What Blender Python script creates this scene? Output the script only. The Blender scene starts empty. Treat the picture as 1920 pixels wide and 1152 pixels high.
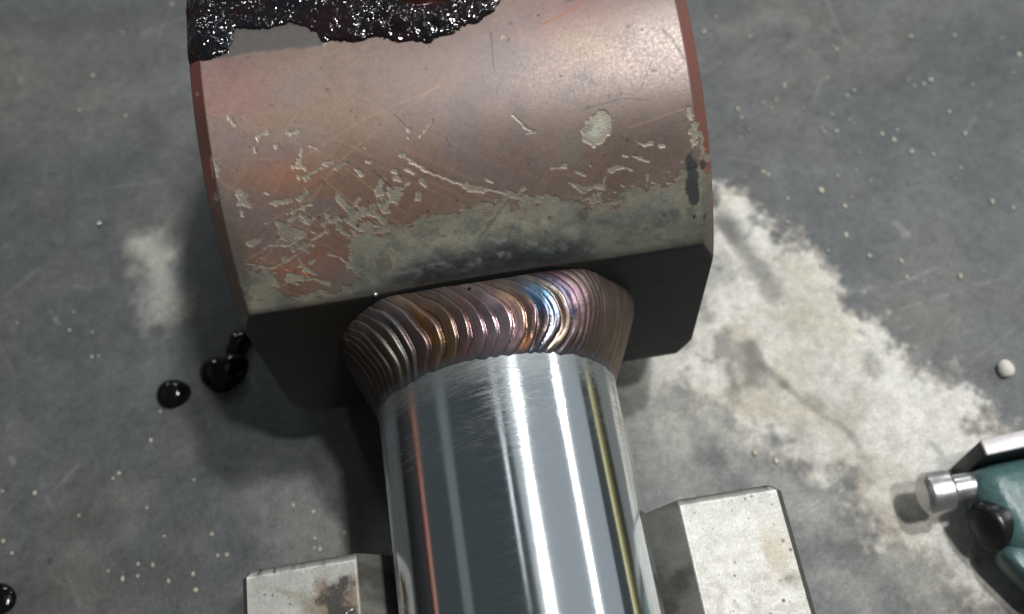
import bpy, bmesh, math, random
import numpy as np
from mathutils import Vector, Euler, Matrix

# ------------------------------------------------------------------ scale
# all sizes below are in rod radii; one rod radius is 25 mm
S = 0.025
sc = bpy.context.scene
COL = sc.collection

# ------------------------------------------------------------------ camera
cam_d = bpy.data.cameras.new('camera')
cam = bpy.data.objects.new('camera', cam_d)
COL.objects.link(cam)
rot = (Matrix.Rotation(-0.063745, 3, 'Z') @ Matrix.Rotation(0.470452, 3, 'X') @ Matrix.Rotation(-0.101256, 3, 'Z'))
cam.matrix_world = Matrix.Translation(Vector((-0.00267, -5.74623, 7.97699)) * S) @ rot.to_4x4()
cam_d.sensor_width = 36.0
cam_d.lens = 1907.2 / 1920.0 * 36.0
cam_d.clip_start = 0.001
cam_d.clip_end = 20.0
cam_d.dof.use_dof = True
cam_d.dof.focus_distance = 7.85 * S
cam_d.dof.aperture_fstop = 15.0
sc.camera = cam

# ------------------------------------------------------------------ dim workshop ambience
world = bpy.data.worlds.new('World')
sc.world = world
world.use_nodes = True
bg = world.node_tree.nodes['Background']
bg.inputs['Color'].default_value = (0.80, 0.95, 1.0, 1)
bg.inputs['Strength'].default_value = 0.072
sc.view_settings.view_transform = 'Standard'
sc.view_settings.look = 'None'
sc.view_settings.exposure = 0.0
sc.view_settings.gamma = 1.0
sc.cycles.max_bounces = 6
sc.cycles.sample_clamp_indirect = 6.0


def area_lamp(name, direction, dist, sx, sy, watts, color):
    d = Vector(direction).normalized()
    l = bpy.data.lights.new(name, 'AREA')
    l.shape = 'RECTANGLE'
    l.size = sx * S
    l.size_y = sy * S
    l.energy = watts
    l.color = color
    o = bpy.data.objects.new(name, l)
    COL.objects.link(o)
    target = Vector((0, -2.0, 0))
    z = d
    y = Vector((0, 1, 0))
    x = y.cross(z).normalized()
    y = z.cross(x)
    m = Matrix((x, y, z)).transposed()
    o.matrix_world = Matrix.Translation((target + d * dist) * S) @ m.to_4x4()
    return o


# two work lights in tandem, a side tube, weak far lamps, three lamps added for streaks in the chrome
area_lamp('front_work_lamp', (0.272, -0.17, 0.945), 40, 1.7, 1.7, 4.0, (1.0, 0.985, 0.95))
area_lamp('rear_work_lamp', (0.285, 0.06, 0.955), 40, 2.0, 2.0, 5.3, (1.0, 0.985, 0.95))
area_lamp('added_streak_lamp', (0.30, 0.38, 0.88), 40, 0.6, 14, 0.30, (1.0, 0.99, 0.97))  # added only to whiten the main streak along the rod
area_lamp('side_tube_lamp', (0.83, 0.20, 0.52), 40, 0.6, 15, 2.0, (0.96, 1.0, 1.0))
area_lamp('rear_tube_lamp', (-0.01, 0.30, 0.95), 40, 0.5, 12, 0.05, (0.92, 0.98, 1.0))
area_lamp('added_panel_lamp', (0.70, 0.25, 0.70), 46, 70, 34, 1.75, (0.86, 0.95, 1.0))  # added soft panel, lightens the right half of the rod's reflection
area_lamp('added_left_lamp', (-0.77, 0.28, 0.60), 46, 7, 26, 0.045, (0.86, 0.97, 1.0))  # added weak panel for the grey band on the rod's left
for hx in (-0.42, 0.0, 0.45):
    area_lamp('hall_lamp', (hx, 0.86, 0.42), 60, 3.2, 3.2, 1.5, (0.95, 1.0, 1.0))

# ------------------------------------------------------------------ tracings (rod radii)
CHIPS = [([(-1.611, 0.859), (-1.591, 0.883), (-1.578, 0.92)], 0.0133), ([(-1.433, 1.043), (-1.402, 1.017), (-1.353, 1.01)], 0.0118), ([(-1.22, 1.035), (-1.173, 1.04), (-1.137, 1.03)], 0.0133), ([(-1.464, 1.103), (-1.461, 1.131)], 0.0103), ([(-1.309, 1.12), (-1.296, 1.12)], 0.0133), ([(-1.124, 1.183), (-1.142, 1.221), (-1.163, 1.252)], 0.0148), ([(-1.061, 1.151), (-1.024, 1.171), (-1.001, 1.202)], 0.0074), ([(-1.004, 1.199), (-0.996, 1.202)], 0.0133), ([(-1.214, 1.282), (-1.205, 1.284)], 0.0103), ([(-1.175, 1.294), (-1.129, 1.305)], 0.0133), ([(-1.19, 1.352), (-1.183, 1.361)], 0.0133), ([(-1.134, 1.368), (-1.066, 1.338), (-1.021, 1.315), (-0.962, 1.29), (-0.918, 1.29)], 0.0163), ([(-0.909, 1.343), (-0.871, 1.321), (-0.831, 1.311)], 0.0163), ([(-0.763, 1.372), (-0.722, 1.413)], 0.0133), ([(-0.669, 1.225), (-0.668, 1.227)], 0.0066), ([(-0.684, 1.312), (-0.659, 1.329), (-0.641, 1.329)], 0.0133), ([(-0.411, 1.315), (-0.343, 1.378), (-0.259, 1.453), (-0.082, 1.556), (0.021, 1.614), (0.126, 1.651), (0.313, 1.713)], 0.0096), ([(-0.409, 1.317), (-0.39, 1.33)], 0.0148), ([(-0.357, 1.376), (-0.331, 1.387)], 0.0148), ([(0.02, 1.62), (0.045, 1.638), (0.139, 1.663)], 0.0163), ([(-0.49, 1.428), (-0.478, 1.437)], 0.0089), ([(-0.399, 1.424), (-0.368, 1.445), (-0.348, 1.462)], 0.0074), ([(-0.298, 1.518), (-0.291, 1.519)], 0.0118), ([(-0.484, 1.477), (-0.403, 1.527), (-0.444, 1.562), (-0.503, 1.543)], 0.0133), ([(-0.636, 1.553), (-0.488, 1.576)], 0.0251), ([(-0.488, 1.576), (-0.57, 1.647)], 0.0296), ([(-0.624, 1.562), (-0.604, 1.684)], 0.0266), ([(-0.631, 1.68), (-0.582, 1.713)], 0.0118), ([(-0.146, 1.1), (-0.196, 1.154), (-0.259, 1.206)], 0.0059), ([(-0.332, 1.142), (-0.322, 1.149)], 0.0096), ([(-0.345, 1.2), (-0.342, 1.203)], 0.0059), ([(-1.773, 1.144), (-1.762, 1.214), (-1.767, 1.261)], 0.0177), ([(-1.776, 1.328), (-1.807, 1.412)], 0.0148), ([(-1.796, 1.134), (-1.807, 1.275), (-1.796, 1.359)], 0.0059), ([(-1.633, 1.398), (-1.607, 1.441), (-1.65, 1.485)], 0.0177), ([(-1.642, 1.548), (-1.641, 1.576)], 0.0163), ([(-1.445, 1.438), (-1.431, 1.44)], 0.0118), ([(-1.424, 1.52), (-1.362, 1.523), (-1.272, 1.52)], 0.0148), ([(-1.213, 1.519), (-1.179, 1.503), (-1.146, 1.471)], 0.0163), ([(-1.276, 1.606), (-1.223, 1.586), (-1.144, 1.571)], 0.0133), ([(-1.318, 1.613), (-1.317, 1.619)], 0.0074), ([(-1.315, 1.663), (-1.28, 1.65)], 0.0103), ([(-0.933, 1.548), (-0.907, 1.594), (-0.861, 1.643)], 0.0222), ([(-0.861, 1.643), (-0.833, 1.719), (-0.761, 1.702), (-0.707, 1.675)], 0.034), ([(-0.782, 1.593), (-0.795, 1.605)], 0.0133), ([(-0.742, 1.676), (-0.657, 1.747), (-0.594, 1.817)], 0.0133), ([(-1.037, 1.658), (-1.033, 1.673)], 0.0148), ([(-1.07, 1.735), (-0.986, 1.716), (-0.902, 1.715)], 0.0163), ([(-0.902, 1.715), (-0.844, 1.774)], 0.0103), ([(-1.127, 1.672), (-1.238, 1.797), (-1.355, 1.853)], 0.0066), ([(-1.061, 1.782), (-1.117, 1.816), (-1.178, 1.839)], 0.0089), ([(-1.643, 1.803), (-1.577, 1.788)], 0.0177), ([(-1.532, 1.836), (-1.469, 1.832), (-1.375, 1.85)], 0.0148), ([(-1.321, 1.888), (-1.253, 1.867), (-1.172, 1.881)], 0.0207), ([(-1.508, 2.007), (-1.386, 1.964), (-1.286, 1.924)], 0.0074), ([(-1.705, 1.94), (-1.625, 1.969), (-1.523, 2.009)], 0.0059), ([(-1.262, 1.91), (-1.324, 1.937)], 0.0103), ([(-1.079, 1.971), (-1.002, 2.006), (-0.947, 2.085)], 0.0089), ([(-1.23, 2.021), (-1.198, 2.004)], 0.0133), ([(-1.332, 2.034), (-1.301, 2.024)], 0.0103), ([(-0.968, 1.768), (-0.976, 1.781)], 0.0089), ([(-0.899, 1.736), (-0.818, 1.822)], 0.0074), ([(-0.836, 1.877), (-0.825, 1.894)], 0.0089), ([(-1.328, 2.145), (-1.229, 2.146), (-1.13, 2.212)], 0.0103), ([(0.669, 1.582), (0.745, 1.584), (0.783, 1.565)], 0.0103), ([(0.745, 1.584), (0.783, 1.593)], 0.0074), ([(0.854, 1.629), (0.884, 1.65), (0.905, 1.67)], 0.0118), ([(0.956, 1.603), (0.964, 1.609)], 0.0118), ([(1.101, 1.663), (1.129, 1.663)], 0.0177), ([(1.13, 1.653), (1.2, 1.657), (1.27, 1.685)], 0.0118), ([(1.197, 1.566), (1.251, 1.584), (1.292, 1.588), (1.399, 1.643)], 0.0081), ([(1.338, 1.498), (1.372, 1.514), (1.436, 1.506)], 0.0103), ([(1.496, 1.535), (1.533, 1.548)], 0.0089), ([(1.537, 1.741), (1.551, 1.743)], 0.0066), ([(1.642, 1.684), (1.66, 1.684)], 0.0066), ([(0.798, 1.718), (0.85, 1.751), (0.902, 1.788), (0.976, 1.766), (1.038, 1.78)], 0.0148), ([(1.038, 1.776), (1.067, 1.704)], 0.0066), ([(1.366, 1.828), (1.381, 1.749)], 0.0066), ([(0.178, 1.589), (0.222, 1.62)], 0.0074), ([(0.447, 1.156), (0.487, 1.21), (0.527, 1.267), (0.591, 1.301)], 0.0066), ([(0.528, 1.303), (0.591, 1.299)], 0.0074), ([(1.773, 1.426), (1.755, 1.478), (1.776, 1.578)], 0.0222), ([(1.809, 1.5), (1.825, 1.551), (1.806, 1.597)], 0.0163), ([(1.823, 1.641), (1.852, 1.716)], 0.0192), ([(1.171, 1.787), (1.192, 1.795)], 0.0066), ([(0.45, 1.695), (0.387, 1.742)], 0.0103), ([(1.747, 1.308), (1.757, 1.388)], 0.017), ([(0.471, 0.567), (0.489, 0.583)], 0.0128), ([(-1.84, 0.601), (-1.838, 0.618)], 0.0085)]
BARE = [(0.347, 1.75), (0.167, 1.757), (-0.017, 1.763), (-0.147, 1.786), (-0.278, 1.815), (-0.383, 1.812), (-0.429, 1.878), (-0.601, 1.821), (-0.76, 1.846), (-0.802, 1.883), (-0.874, 1.93), (-0.89, 2.01), (-0.947, 2.085), (-1.006, 2.235), (-1.137, 2.277), (-1.303, 2.222), (-1.407, 2.303), (-1.55, 2.243), (-1.55, 2.185), (-1.483, 2.141), (-1.521, 2.063), (-1.7, 1.989), (-1.789, 2.095), (-1.907, 2.461), (-1.271, 2.593), (-0.886, 2.721), (1.9, 2.738), (1.908, 1.855), (1.831, 1.798), (1.803, 1.708), (1.704, 1.707), (1.673, 1.816), (1.594, 1.818), (1.498, 1.786), (1.411, 1.804), (1.35, 1.844), (1.222, 1.846), (1.162, 1.883), (1.063, 1.878), (0.879, 1.866), (0.756, 1.829), (0.592, 1.789), (0.413, 1.753), (0.278, 1.713)]
ROUND_CHIP = [(0.93, 1.334), (0.978, 1.282), (1.032, 1.239), (1.077, 1.21), (1.123, 1.221), (1.161, 1.267), (1.171, 1.339), (1.151, 1.395), (1.112, 1.413), (1.066, 1.454), (1.025, 1.463), (0.999, 1.471), (0.971, 1.439), (0.927, 1.409)]
ISLANDS = [[(0.318, 1.781), (0.379, 1.798), (0.394, 1.843), (0.344, 1.843)], [(0.502, 1.825), (0.559, 1.819), (0.525, 1.865)], [(1.093, 1.927), (1.158, 1.923), (1.147, 1.958), (1.112, 1.96)], [(0.096, 1.81), (0.153, 1.805), (0.133, 1.845)], [(-0.763, 1.716), (-0.613, 1.811), (-0.734, 1.785)], [(-0.575, 1.675), (-0.395, 1.76), (-0.455, 1.786), (-0.571, 1.768)]]
GREASE = [(-2.187, -1.534), (-1.955, 0.279), (-1.792, 0.345), (-1.742, 0.372), (-1.561, 0.348), (-1.523, 0.194), (-1.488, 0.136), (-1.39, 0.174), (-1.23, 0.189), (-1.108, 0.176), (-0.982, 0.205), (-0.916, 0.284), (-0.853, 0.37), (-0.796, 0.366), (-0.681, 0.409), (-0.553, 0.408), (-0.455, 0.397), (-0.372, 0.439), (-0.189, 0.474), (-0.093, 0.508), (0.011, 0.477), (0.192, 0.422), (0.325, 0.399), (0.424, 0.332), (0.503, 0.24), (0.65, -0.048), (0.693, -0.795)]
GREY_PASTE = [(-1.793, 0.367), (-1.611, 0.38), (-1.424, 0.376), (-1.178, 0.391), (-0.869, 0.408), (-0.837, 0.373), (-1.024, 0.132), (-1.545, 0.058), (-1.781, 0.116)]
HOLE = (-0.062, -0.129)
EYE_SPOTS = [((0.841, 1.479), 0.094, 0.115, 'thin'), ((1.719, 1.846), 0.051, 0.179, 'ink'), ((1.813, 1.745), 0.03, 0.043, 'ink'), ((-0.69, 2.127), 0.064, 0.064, 'thin'), ((1.715, 2.134), 0.017, 0.017, 'ink'), ((1.798, 2.153), 0.013, 0.026, 'ink'), ((0.862, 1.974), 0.043, 0.038, 'dirt'), ((-1.797, 1.821), 0.094, 0.468, 'dirt')]
EYE_LINES = [([(0.763, 0.505), (0.87, 0.469), (1.023, 0.404), (1.132, 0.362)], 0.0106, 'rust'), ([(1.65, 0.69), (1.71, 0.779), (1.767, 0.94)], 0.0191, 'dark'), ([(0.973, 0.344), (1.182, 0.314)], 0.0085, 'dark'), ([(-0.611, 1.43), (-0.574, 1.487), (-0.524, 1.543)], 0.0106, 'dark'), ([(1.404, 1.118), (1.525, 0.915)], 0.0053, 'dark'), ([(0.951, 1.195), (1.258, 1.155), (1.453, 1.192)], 0.0053, 'dark'), ([(0.064, 2.024), (0.326, 1.757)], 0.0149, 'dirt'), ([(-1.693, 2.055), (-0.856, 1.286), (-0.592, 1.13)], 0.0085, 'light'), ([(-1.701, 1.922), (-0.997, 1.621)], 0.0085, 'light'), ([(-1.164, 1.239), (-0.612, 1.008), (-0.033, 0.856)], 0.0106, 'light'), ([(-1.031, 1.377), (-0.638, 1.843)], 0.0085, 'light'), ([(-0.863, 1.324), (-0.459, 1.747)], 0.0064, 'light'), ([(-1.698, 2.239), (-1.166, 2.057)], 0.0085, 'light'), ([(0.057, 0.788), (-0.592, 1.13)], 0.0064, 'light'), ([(-1.478, 2.004), (-1.187, 2.153), (-1.295, 2.089)], 0.0085, 'rust'), ([(-1.484, 1.666), (-1.052, 1.493)], 0.0064, 'light'), ([(1.7, 1.301), (1.286, 1.376)], 0.0085, 'light'), ([(-0.416, 1.018), (-0.351, 1.107)], 0.0043, 'dark'), ([(-0.638, 1.398), (-0.506, 1.558)], 0.0064, 'dark'), ([(1.312, 0.943), (1.47, 0.959)], 0.0064, 'light'), ([(0.382, 0.499), (0.359, 0.795)], 0.0043, 'dark'), ([(-0.075, 1.24), (-0.046, 1.312)], 0.0064, 'dark')]
PALE = [(2.975, 0.611), (3.219, 0.436), (3.402, 0.282), (3.472, -0.043), (3.672, -0.334), (3.955, -0.739), (4.086, -1.107), (4.357, -1.39), (4.48, -1.74), (4.785, -2.05), (4.931, -2.294), (5.03, -2.648), (5.465, -3.137), (5.802, -3.537), (5.063, -5.277), (4.415, -4.71), (4.108, -4.407), (3.86, -4.211), (3.564, -3.9), (3.448, -3.501), (3.293, -3.111), (3.077, -2.902), (2.679, -2.718), (2.414, -2.436), (2.17, -2.274), (1.957, -1.961), (1.711, -1.762), (1.512, -1.601), (1.355, -1.51), (1.387, -1.06), (1.918, 0.024)]
PALE_EXTRA = [([(-3.74, 0.986), (-3.644, 0.531), (-3.581, 0.167)], 0.169, 0.75), ([(-3.963, 1.101), (-3.644, 0.675)], 0.079, 0.5), ([(1.43, -1.713), (1.88, -2.041), (1.991, -2.303)], 0.202, 0.45), ([(1.436, -1.963), (1.597, -2.533), (1.749, -2.849)], 0.247, 0.3), ([(2.756, -3.246), (3.032, -3.431)], 0.157, 0.38), ([(2.265, -2.35), (2.557, -2.756), (2.619, -2.94)], 0.135, 0.4), ([(3.615, -3.988), (3.917, -4.35)], 0.124, 0.4), ([(2.943, -4.086), (3.165, -4.226)], 0.124, 0.25), ([(-2.523, -2.298), (-1.893, -2.854)], 0.225, 0.18), ([(2.343, -0.827), (1.569, -1.611)], 0.169, 0.6), ([(3.707, 2.847), (4.242, 3.015), (4.618, 2.848)], 0.09, 0.13), ([(4.841, -0.295), (4.913, -0.453)], 0.028, 0.3)]
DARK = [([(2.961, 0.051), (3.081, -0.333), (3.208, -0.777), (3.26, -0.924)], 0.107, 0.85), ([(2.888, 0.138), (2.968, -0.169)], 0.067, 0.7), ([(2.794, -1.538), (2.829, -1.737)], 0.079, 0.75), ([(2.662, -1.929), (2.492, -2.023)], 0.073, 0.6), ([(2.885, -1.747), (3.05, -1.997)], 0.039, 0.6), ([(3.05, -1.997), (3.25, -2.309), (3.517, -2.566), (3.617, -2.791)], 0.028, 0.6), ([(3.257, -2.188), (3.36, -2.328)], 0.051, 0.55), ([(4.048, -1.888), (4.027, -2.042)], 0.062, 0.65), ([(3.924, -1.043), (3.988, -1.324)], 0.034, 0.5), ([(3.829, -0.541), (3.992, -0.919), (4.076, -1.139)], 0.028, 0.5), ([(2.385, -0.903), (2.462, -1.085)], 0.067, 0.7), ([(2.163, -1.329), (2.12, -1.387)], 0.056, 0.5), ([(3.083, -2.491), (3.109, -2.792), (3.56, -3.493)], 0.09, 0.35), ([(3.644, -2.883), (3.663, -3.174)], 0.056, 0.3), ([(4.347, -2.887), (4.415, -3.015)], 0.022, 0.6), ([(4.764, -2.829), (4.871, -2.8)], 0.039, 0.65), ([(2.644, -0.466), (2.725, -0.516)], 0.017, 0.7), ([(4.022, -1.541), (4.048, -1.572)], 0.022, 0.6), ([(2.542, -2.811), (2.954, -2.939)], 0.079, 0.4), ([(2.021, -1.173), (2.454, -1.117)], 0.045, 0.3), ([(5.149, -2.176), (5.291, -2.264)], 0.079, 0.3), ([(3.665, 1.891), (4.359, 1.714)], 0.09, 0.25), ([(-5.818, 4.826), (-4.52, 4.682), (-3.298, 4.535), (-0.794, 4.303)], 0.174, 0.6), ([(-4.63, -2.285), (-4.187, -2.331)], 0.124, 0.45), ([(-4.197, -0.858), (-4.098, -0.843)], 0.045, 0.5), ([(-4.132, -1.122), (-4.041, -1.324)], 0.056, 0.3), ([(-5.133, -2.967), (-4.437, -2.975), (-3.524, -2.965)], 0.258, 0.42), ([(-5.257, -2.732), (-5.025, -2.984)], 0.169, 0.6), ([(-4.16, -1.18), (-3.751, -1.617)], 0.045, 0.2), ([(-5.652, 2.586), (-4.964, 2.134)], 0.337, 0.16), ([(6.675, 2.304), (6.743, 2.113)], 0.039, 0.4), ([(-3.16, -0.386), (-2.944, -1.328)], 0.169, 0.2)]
SCRATCH = [([(-5.358, -1.22), (-5.293, -1.323), (-5.208, -1.477)], 0.0337, 0.55), ([(-4.901, 0.299), (-4.768, 0.068)], 0.0281, 0.4), ([(-4.638, 0.604), (-4.437, 0.511)], 0.0225, 0.4), ([(-5.135, -0.37), (-4.933, -0.24)], 0.0169, 0.2), ([(-4.911, -1.688), (-4.75, -2.094)], 0.0169, 0.25), ([(-4.582, -2.736), (-4.431, -3.134)], 0.0169, 0.25), ([(-3.229, -0.995), (-3.09, -1.426)], 0.0169, 0.25), ([(-2.805, -0.582), (-2.637, -0.874)], 0.0337, 0.3), ([(-2.693, -0.799), (-2.584, -1.044)], 0.0337, 0.35), ([(-2.349, -2.182), (-2.274, -2.34)], 0.0169, 0.2), ([(-2.196, -2.439), (-2.079, -2.344)], 0.0225, 0.25), ([(-2.011, -2.152), (-1.911, -2.487)], 0.0169, 0.25), ([(4.106, -1.042), (4.587, -1.061), (5.125, -0.917)], 0.0225, 0.28), ([(4.548, -1.358), (5.251, -1.248), (5.893, -1.159)], 0.0225, 0.25), ([(5.183, -0.927), (5.441, -0.55)], 0.0169, 0.15), ([(6.049, 0.775), (6.255, 0.978)], 0.0225, 0.25), ([(3.077, 1.021), (3.976, 0.616)], 0.0225, 0.14), ([(2.83, -3.37), (3.105, -3.277)], 0.0112, 0.4), ([(2.815, -3.423), (3.089, -3.33)], 0.0112, 0.4), ([(2.819, -3.312), (3.095, -3.219)], 0.0112, 0.4), ([(2.748, -3.273), (3.031, -3.152)], 0.0112, 0.35), ([(2.221, -2.64), (2.412, -2.555)], 0.0112, 0.4), ([(2.178, -2.585), (2.392, -2.48)], 0.0112, 0.4), ([(2.3, -2.77), (2.464, -2.681)], 0.0112, 0.3), ([(3.851, -4.236), (4.104, -4.122)], 0.0112, 0.3), ([(3.767, -4.17), (4.021, -4.055)], 0.0112, 0.3), ([(4.327, -4.315), (4.541, -4.655)], 0.0281, 0.4), ([(2.189, -1.72), (2.494, -1.899)], 0.0169, 0.3)]
DOTS = [((-4.371, 1.394), 0.028), ((-3.519, 0.725), 0.017), ((4.844, 1.579), 0.034), ((4.957, 1.641), 0.028), ((4.139, 0.295), 0.037), ((5.081, 0.943), 0.034), ((5.19, 0.835), 0.034), ((5.274, 0.971), 0.028), ((5.338, 0.633), 0.037), ((6.04, 0.769), 0.034), ((6.438, 2.244), 0.034), ((5.9, 2.332), 0.034), ((3.483, 1.632), 0.034), ((3.889, 1.571), 0.025), ((3.808, 1.67), 0.025), ((3.979, 1.679), 0.028), ((4.934, 2.318), 0.028), ((3.546, 0.674), 0.028), ((3.591, 0.627), 0.025), ((5.576, 0.549), 0.028), ((6.009, -0.203), 0.034), ((4.342, 0.04), 0.028), ((4.415, -0.647), 0.028), ((4.743, -0.777), 0.025), ((4.137, 1.884), 0.022), ((7.107, 1.804), 0.031), ((3.579, 3.119), 0.028), ((3.373, 2.913), 0.028), ((3.497, 1.505), 0.022), ((4.413, 1.103), 0.025), ((4.4, 1.17), 0.022), ((4.561, 1.091), 0.028), ((4.77, 1.213), 0.022), ((4.383, 0.463), 0.025), ((4.619, 0.496), 0.022), ((4.737, 0.32), 0.022), ((4.583, 1.339), 0.022), ((5.918, 1.624), 0.034), ((5.813, 1.576), 0.028), ((5.972, 1.113), 0.022), ((3.727, 0.259), 0.028), ((3.633, -0.051), 0.028), ((3.978, -0.497), 0.028), ((4.241, -0.33), 0.028), ((5.316, -1.069), 0.028), ((7.016, 2.103), 0.017), ((4.734, -0.984), 0.022), ((5.252, -0.905), 0.022), ((6.214, -0.329), 0.022), ((3.848, -0.685), 0.028), ((2.545, -2.695), 0.039), ((2.737, -2.815), 0.034), ((-4.675, 0.018), 0.022), ((-4.407, -0.366), 0.022), ((-4.33, -0.366), 0.02), ((-5.282, 0.222), 0.02), ((-4.412, -0.05), 0.017), ((-4.071, -1.79), 0.028), ((-4.132, -1.838), 0.022), ((-3.735, -1.475), 0.028), ((-3.638, -1.158), 0.022), ((-3.276, -1.996), 0.025), ((-3.774, -2.218), 0.025), ((-3.59, -2.549), 0.025), ((-4.958, -1.857), 0.028), ((-5.305, -1.78), 0.022), ((-5.255, -2.321), 0.028), ((-5.157, -2.465), 0.02), ((-4.479, -2.18), 0.02), ((-4.01, -2.917), 0.034), ((-3.708, -2.826), 0.028), ((-3.855, -2.791), 0.025), ((-3.859, -2.915), 0.022), ((-4.158, -2.811), 0.022), ((-3.546, -3.015), 0.025), ((-3.274, -3.15), 0.039), ((-3.298, -2.986), 0.028), ((-3.551, -3.014), 0.022), ((-3.102, -2.608), 0.034), ((-3.047, -2.838), 0.028), ((-2.955, -2.848), 0.028), ((-5.14, -2.87), 0.028), ((-4.531, 3.723), 0.028), ((-4.683, 3.182), 0.022), ((-4.093, 2.975), 0.022), ((-4.155, 4.383), 0.022), ((-3.498, 4.767), 0.022), ((-4.323, 1.53), 0.017), ((-2.053, -2.548), 0.028), ((-2.055, -2.827), 0.028), ((-2.009, -2.945), 0.028), ((-2.062, -2.925), 0.022), ((-1.754, -2.822), 0.025), ((-2.252, -2.446), 0.022)]
TOOL_TOP = [(4.467, -3.332), (4.374, -3.402), (4.338, -3.512), (4.326, -3.641), (4.377, -3.753), (4.408, -3.911), (4.402, -4.061), (4.338, -4.175)]
LIP = [(4.363, -4.174), (4.378, -4.227), (4.434, -4.33), (4.496, -4.452), (4.683, -4.789)]
PLATE = [(4.453, -3.171), (4.45, -3.331), (4.833, -3.317), (4.898, -3.15)]
KNOB = [(3.906, -3.52), (4.162, -3.537), (4.404, -3.52)]
RUBBER = [(4.312, -3.919)]
PEBBLE = (5.373, -2.256)
OIL = [(-3.494, -0.975), (-2.936, -0.817), (-2.756, -0.496), (-5.202, -2.944)]
SPATTER_EYE = (-0.804, 2.377)


# ------------------------------------------------------------------ numpy helpers
def lin(r, g, b):
    c = np.array([r, g, b], float) / 255.0
    return np.where(c <= 0.04045, c / 12.92, ((c + 0.055) / 1.055) ** 2.4)


def _hash(ix, iy, seed):
    h = (ix.astype(np.int64) * 374761393 + iy.astype(np.int64) * 668265263 + seed * 974634777) & 0xffffffff
    h = ((h ^ (h >> 13)) * 1274126177) & 0xffffffff
    h = (h ^ (h >> 16)) & 0xffff
    return h.astype(np.float64) / 65535.0


def vnoise(x, y, seed=0):
    x0 = np.floor(x); y0 = np.floor(y)
    fx = x - x0; fy = y - y0
    fx = fx * fx * fx * (fx * (fx * 6 - 15) + 10)
    fy = fy * fy * fy * (fy * (fy * 6 - 15) + 10)
    a = _hash(x0, y0, seed); b = _hash(x0 + 1, y0, seed)
    c = _hash(x0, y0 + 1, seed); d = _hash(x0 + 1, y0 + 1, seed)
    return (a + (b - a) * fx) * (1 - fy) + (c + (d - c) * fx) * fy


def fbm(x, y, octv=4, seed=0, gain=0.5):
    s = 0.0; a = 1.0; t = 0.0
    for i in range(octv):
        s = s + a * vnoise(x, y, seed + i * 17)
        t += a; a *= gain
        x = x * 2.03 + 7.3; y = y * 2.03 - 3.1
    return s / t            # 0..1


def sstep(a, b, x):
    t = np.clip((x - a) / (b - a), 0, 1)
    return t * t * (3 - 2 * t)


def mix(c, d, f):
    f = np.asarray(f)[..., None]
    return c * (1 - f) + np.asarray(d) * f


def seg_dist(px, py, pts, closed=False):
    best = np.full(px.shape, 1e9)
    pts = list(pts)
    if closed:
        pts = pts + [pts[0]]
    for (ax, ay), (bx, by) in zip(pts[:-1], pts[1:]):
        dx, dy = bx - ax, by - ay
        L = dx * dx + dy * dy + 1e-12
        t = np.clip(((px - ax) * dx + (py - ay) * dy) / L, 0, 1)
        best = np.minimum(best, (px - ax - t * dx) ** 2 + (py - ay - t * dy) ** 2)
    return np.sqrt(best)


def poly_sd(px, py, pts):
    """signed distance, positive inside"""
    d = seg_dist(px, py, pts, True)
    ins = np.zeros(px.shape, bool)
    n = len(pts)
    for i in range(n):
        ax, ay = pts[i]; bx, by = pts[(i + 1) % n]
        if ay == by:
            continue
        c = ((ay > py) != (by > py)) & (px < (bx - ax) * (py - ay) / (by - ay) + ax)
        ins ^= c
    return np.where(ins, d, -d)


def local(px, py, pts, pad):
    """index arrays of the samples near a tracing"""
    q = np.array(pts)
    return np.nonzero((px > q[:, 0].min() - pad) & (px < q[:, 0].max() + pad) &
                      (py > q[:, 1].min() - pad) & (py < q[:, 1].max() + pad))


# ------------------------------------------------------------------ object helpers
def link(o, parent=None):
    COL.objects.link(o)
    if parent is not None:
        o.parent = parent
    return o


def tag(o, label=None, cat=None, group=None, kind=None):
    if label: o['label'] = label
    if cat: o['category'] = cat
    if group: o['group'] = group
    if kind: o['kind'] = kind
    return o


def empty(name, loc=(0, 0, 0)):
    o = bpy.data.objects.new(name, None)
    o.location = Vector(loc) * S
    o.empty_display_size = 0.01
    return link(o)


def np_mesh(name, verts, faces, mat, parent=None, attrs=None, smooth=True):
    """verts (n,3) in rod radii, faces (m,4) quads"""
    me = bpy.data.meshes.new(name)
    v = (np.asarray(verts, dtype=np.float64) * S).astype(np.float32)
    f = np.asarray(faces, dtype=np.int32)
    k = f.shape[1]
    me.vertices.add(len(v))
    me.vertices.foreach_set('co', v.ravel())
    me.loops.add(f.size)
    me.loops.foreach_set('vertex_index', f.ravel())
    me.polygons.add(len(f))
    me.polygons.foreach_set('loop_start', np.arange(0, f.size, k, dtype=np.int32))
    me.polygons.foreach_set('loop_total', np.full(len(f), k, dtype=np.int32))
    me.polygons.foreach_set('use_smooth', np.full(len(f), smooth, dtype=bool))
    me.update(calc_edges=True)
    for an, arr in (attrs or {}).items():
        a = me.attributes.new(an, 'FLOAT_COLOR', 'POINT')
        rgba = np.ones((len(v), 4), np.float32)
        rgba[:, :3] = arr.reshape(-1, 3)
        a.data.foreach_set('color', rgba.ravel())
    me.materials.append(mat)
    o = bpy.data.objects.new(name, me)
    return link(o, parent)


def grid_faces(ni, nj, wrap_i=False, wrap_j=False):
    I = np.arange(ni if wrap_i else ni - 1); J = np.arange(nj if wrap_j else nj - 1)
    a, b = np.meshgrid(I, J, indexing='ij')
    a2 = (a + 1) % ni; b2 = (b + 1) % nj
    return np.stack([a * nj + b, a2 * nj + b, a2 * nj + b2, a * nj + b2], -1).reshape(-1, 4)


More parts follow.
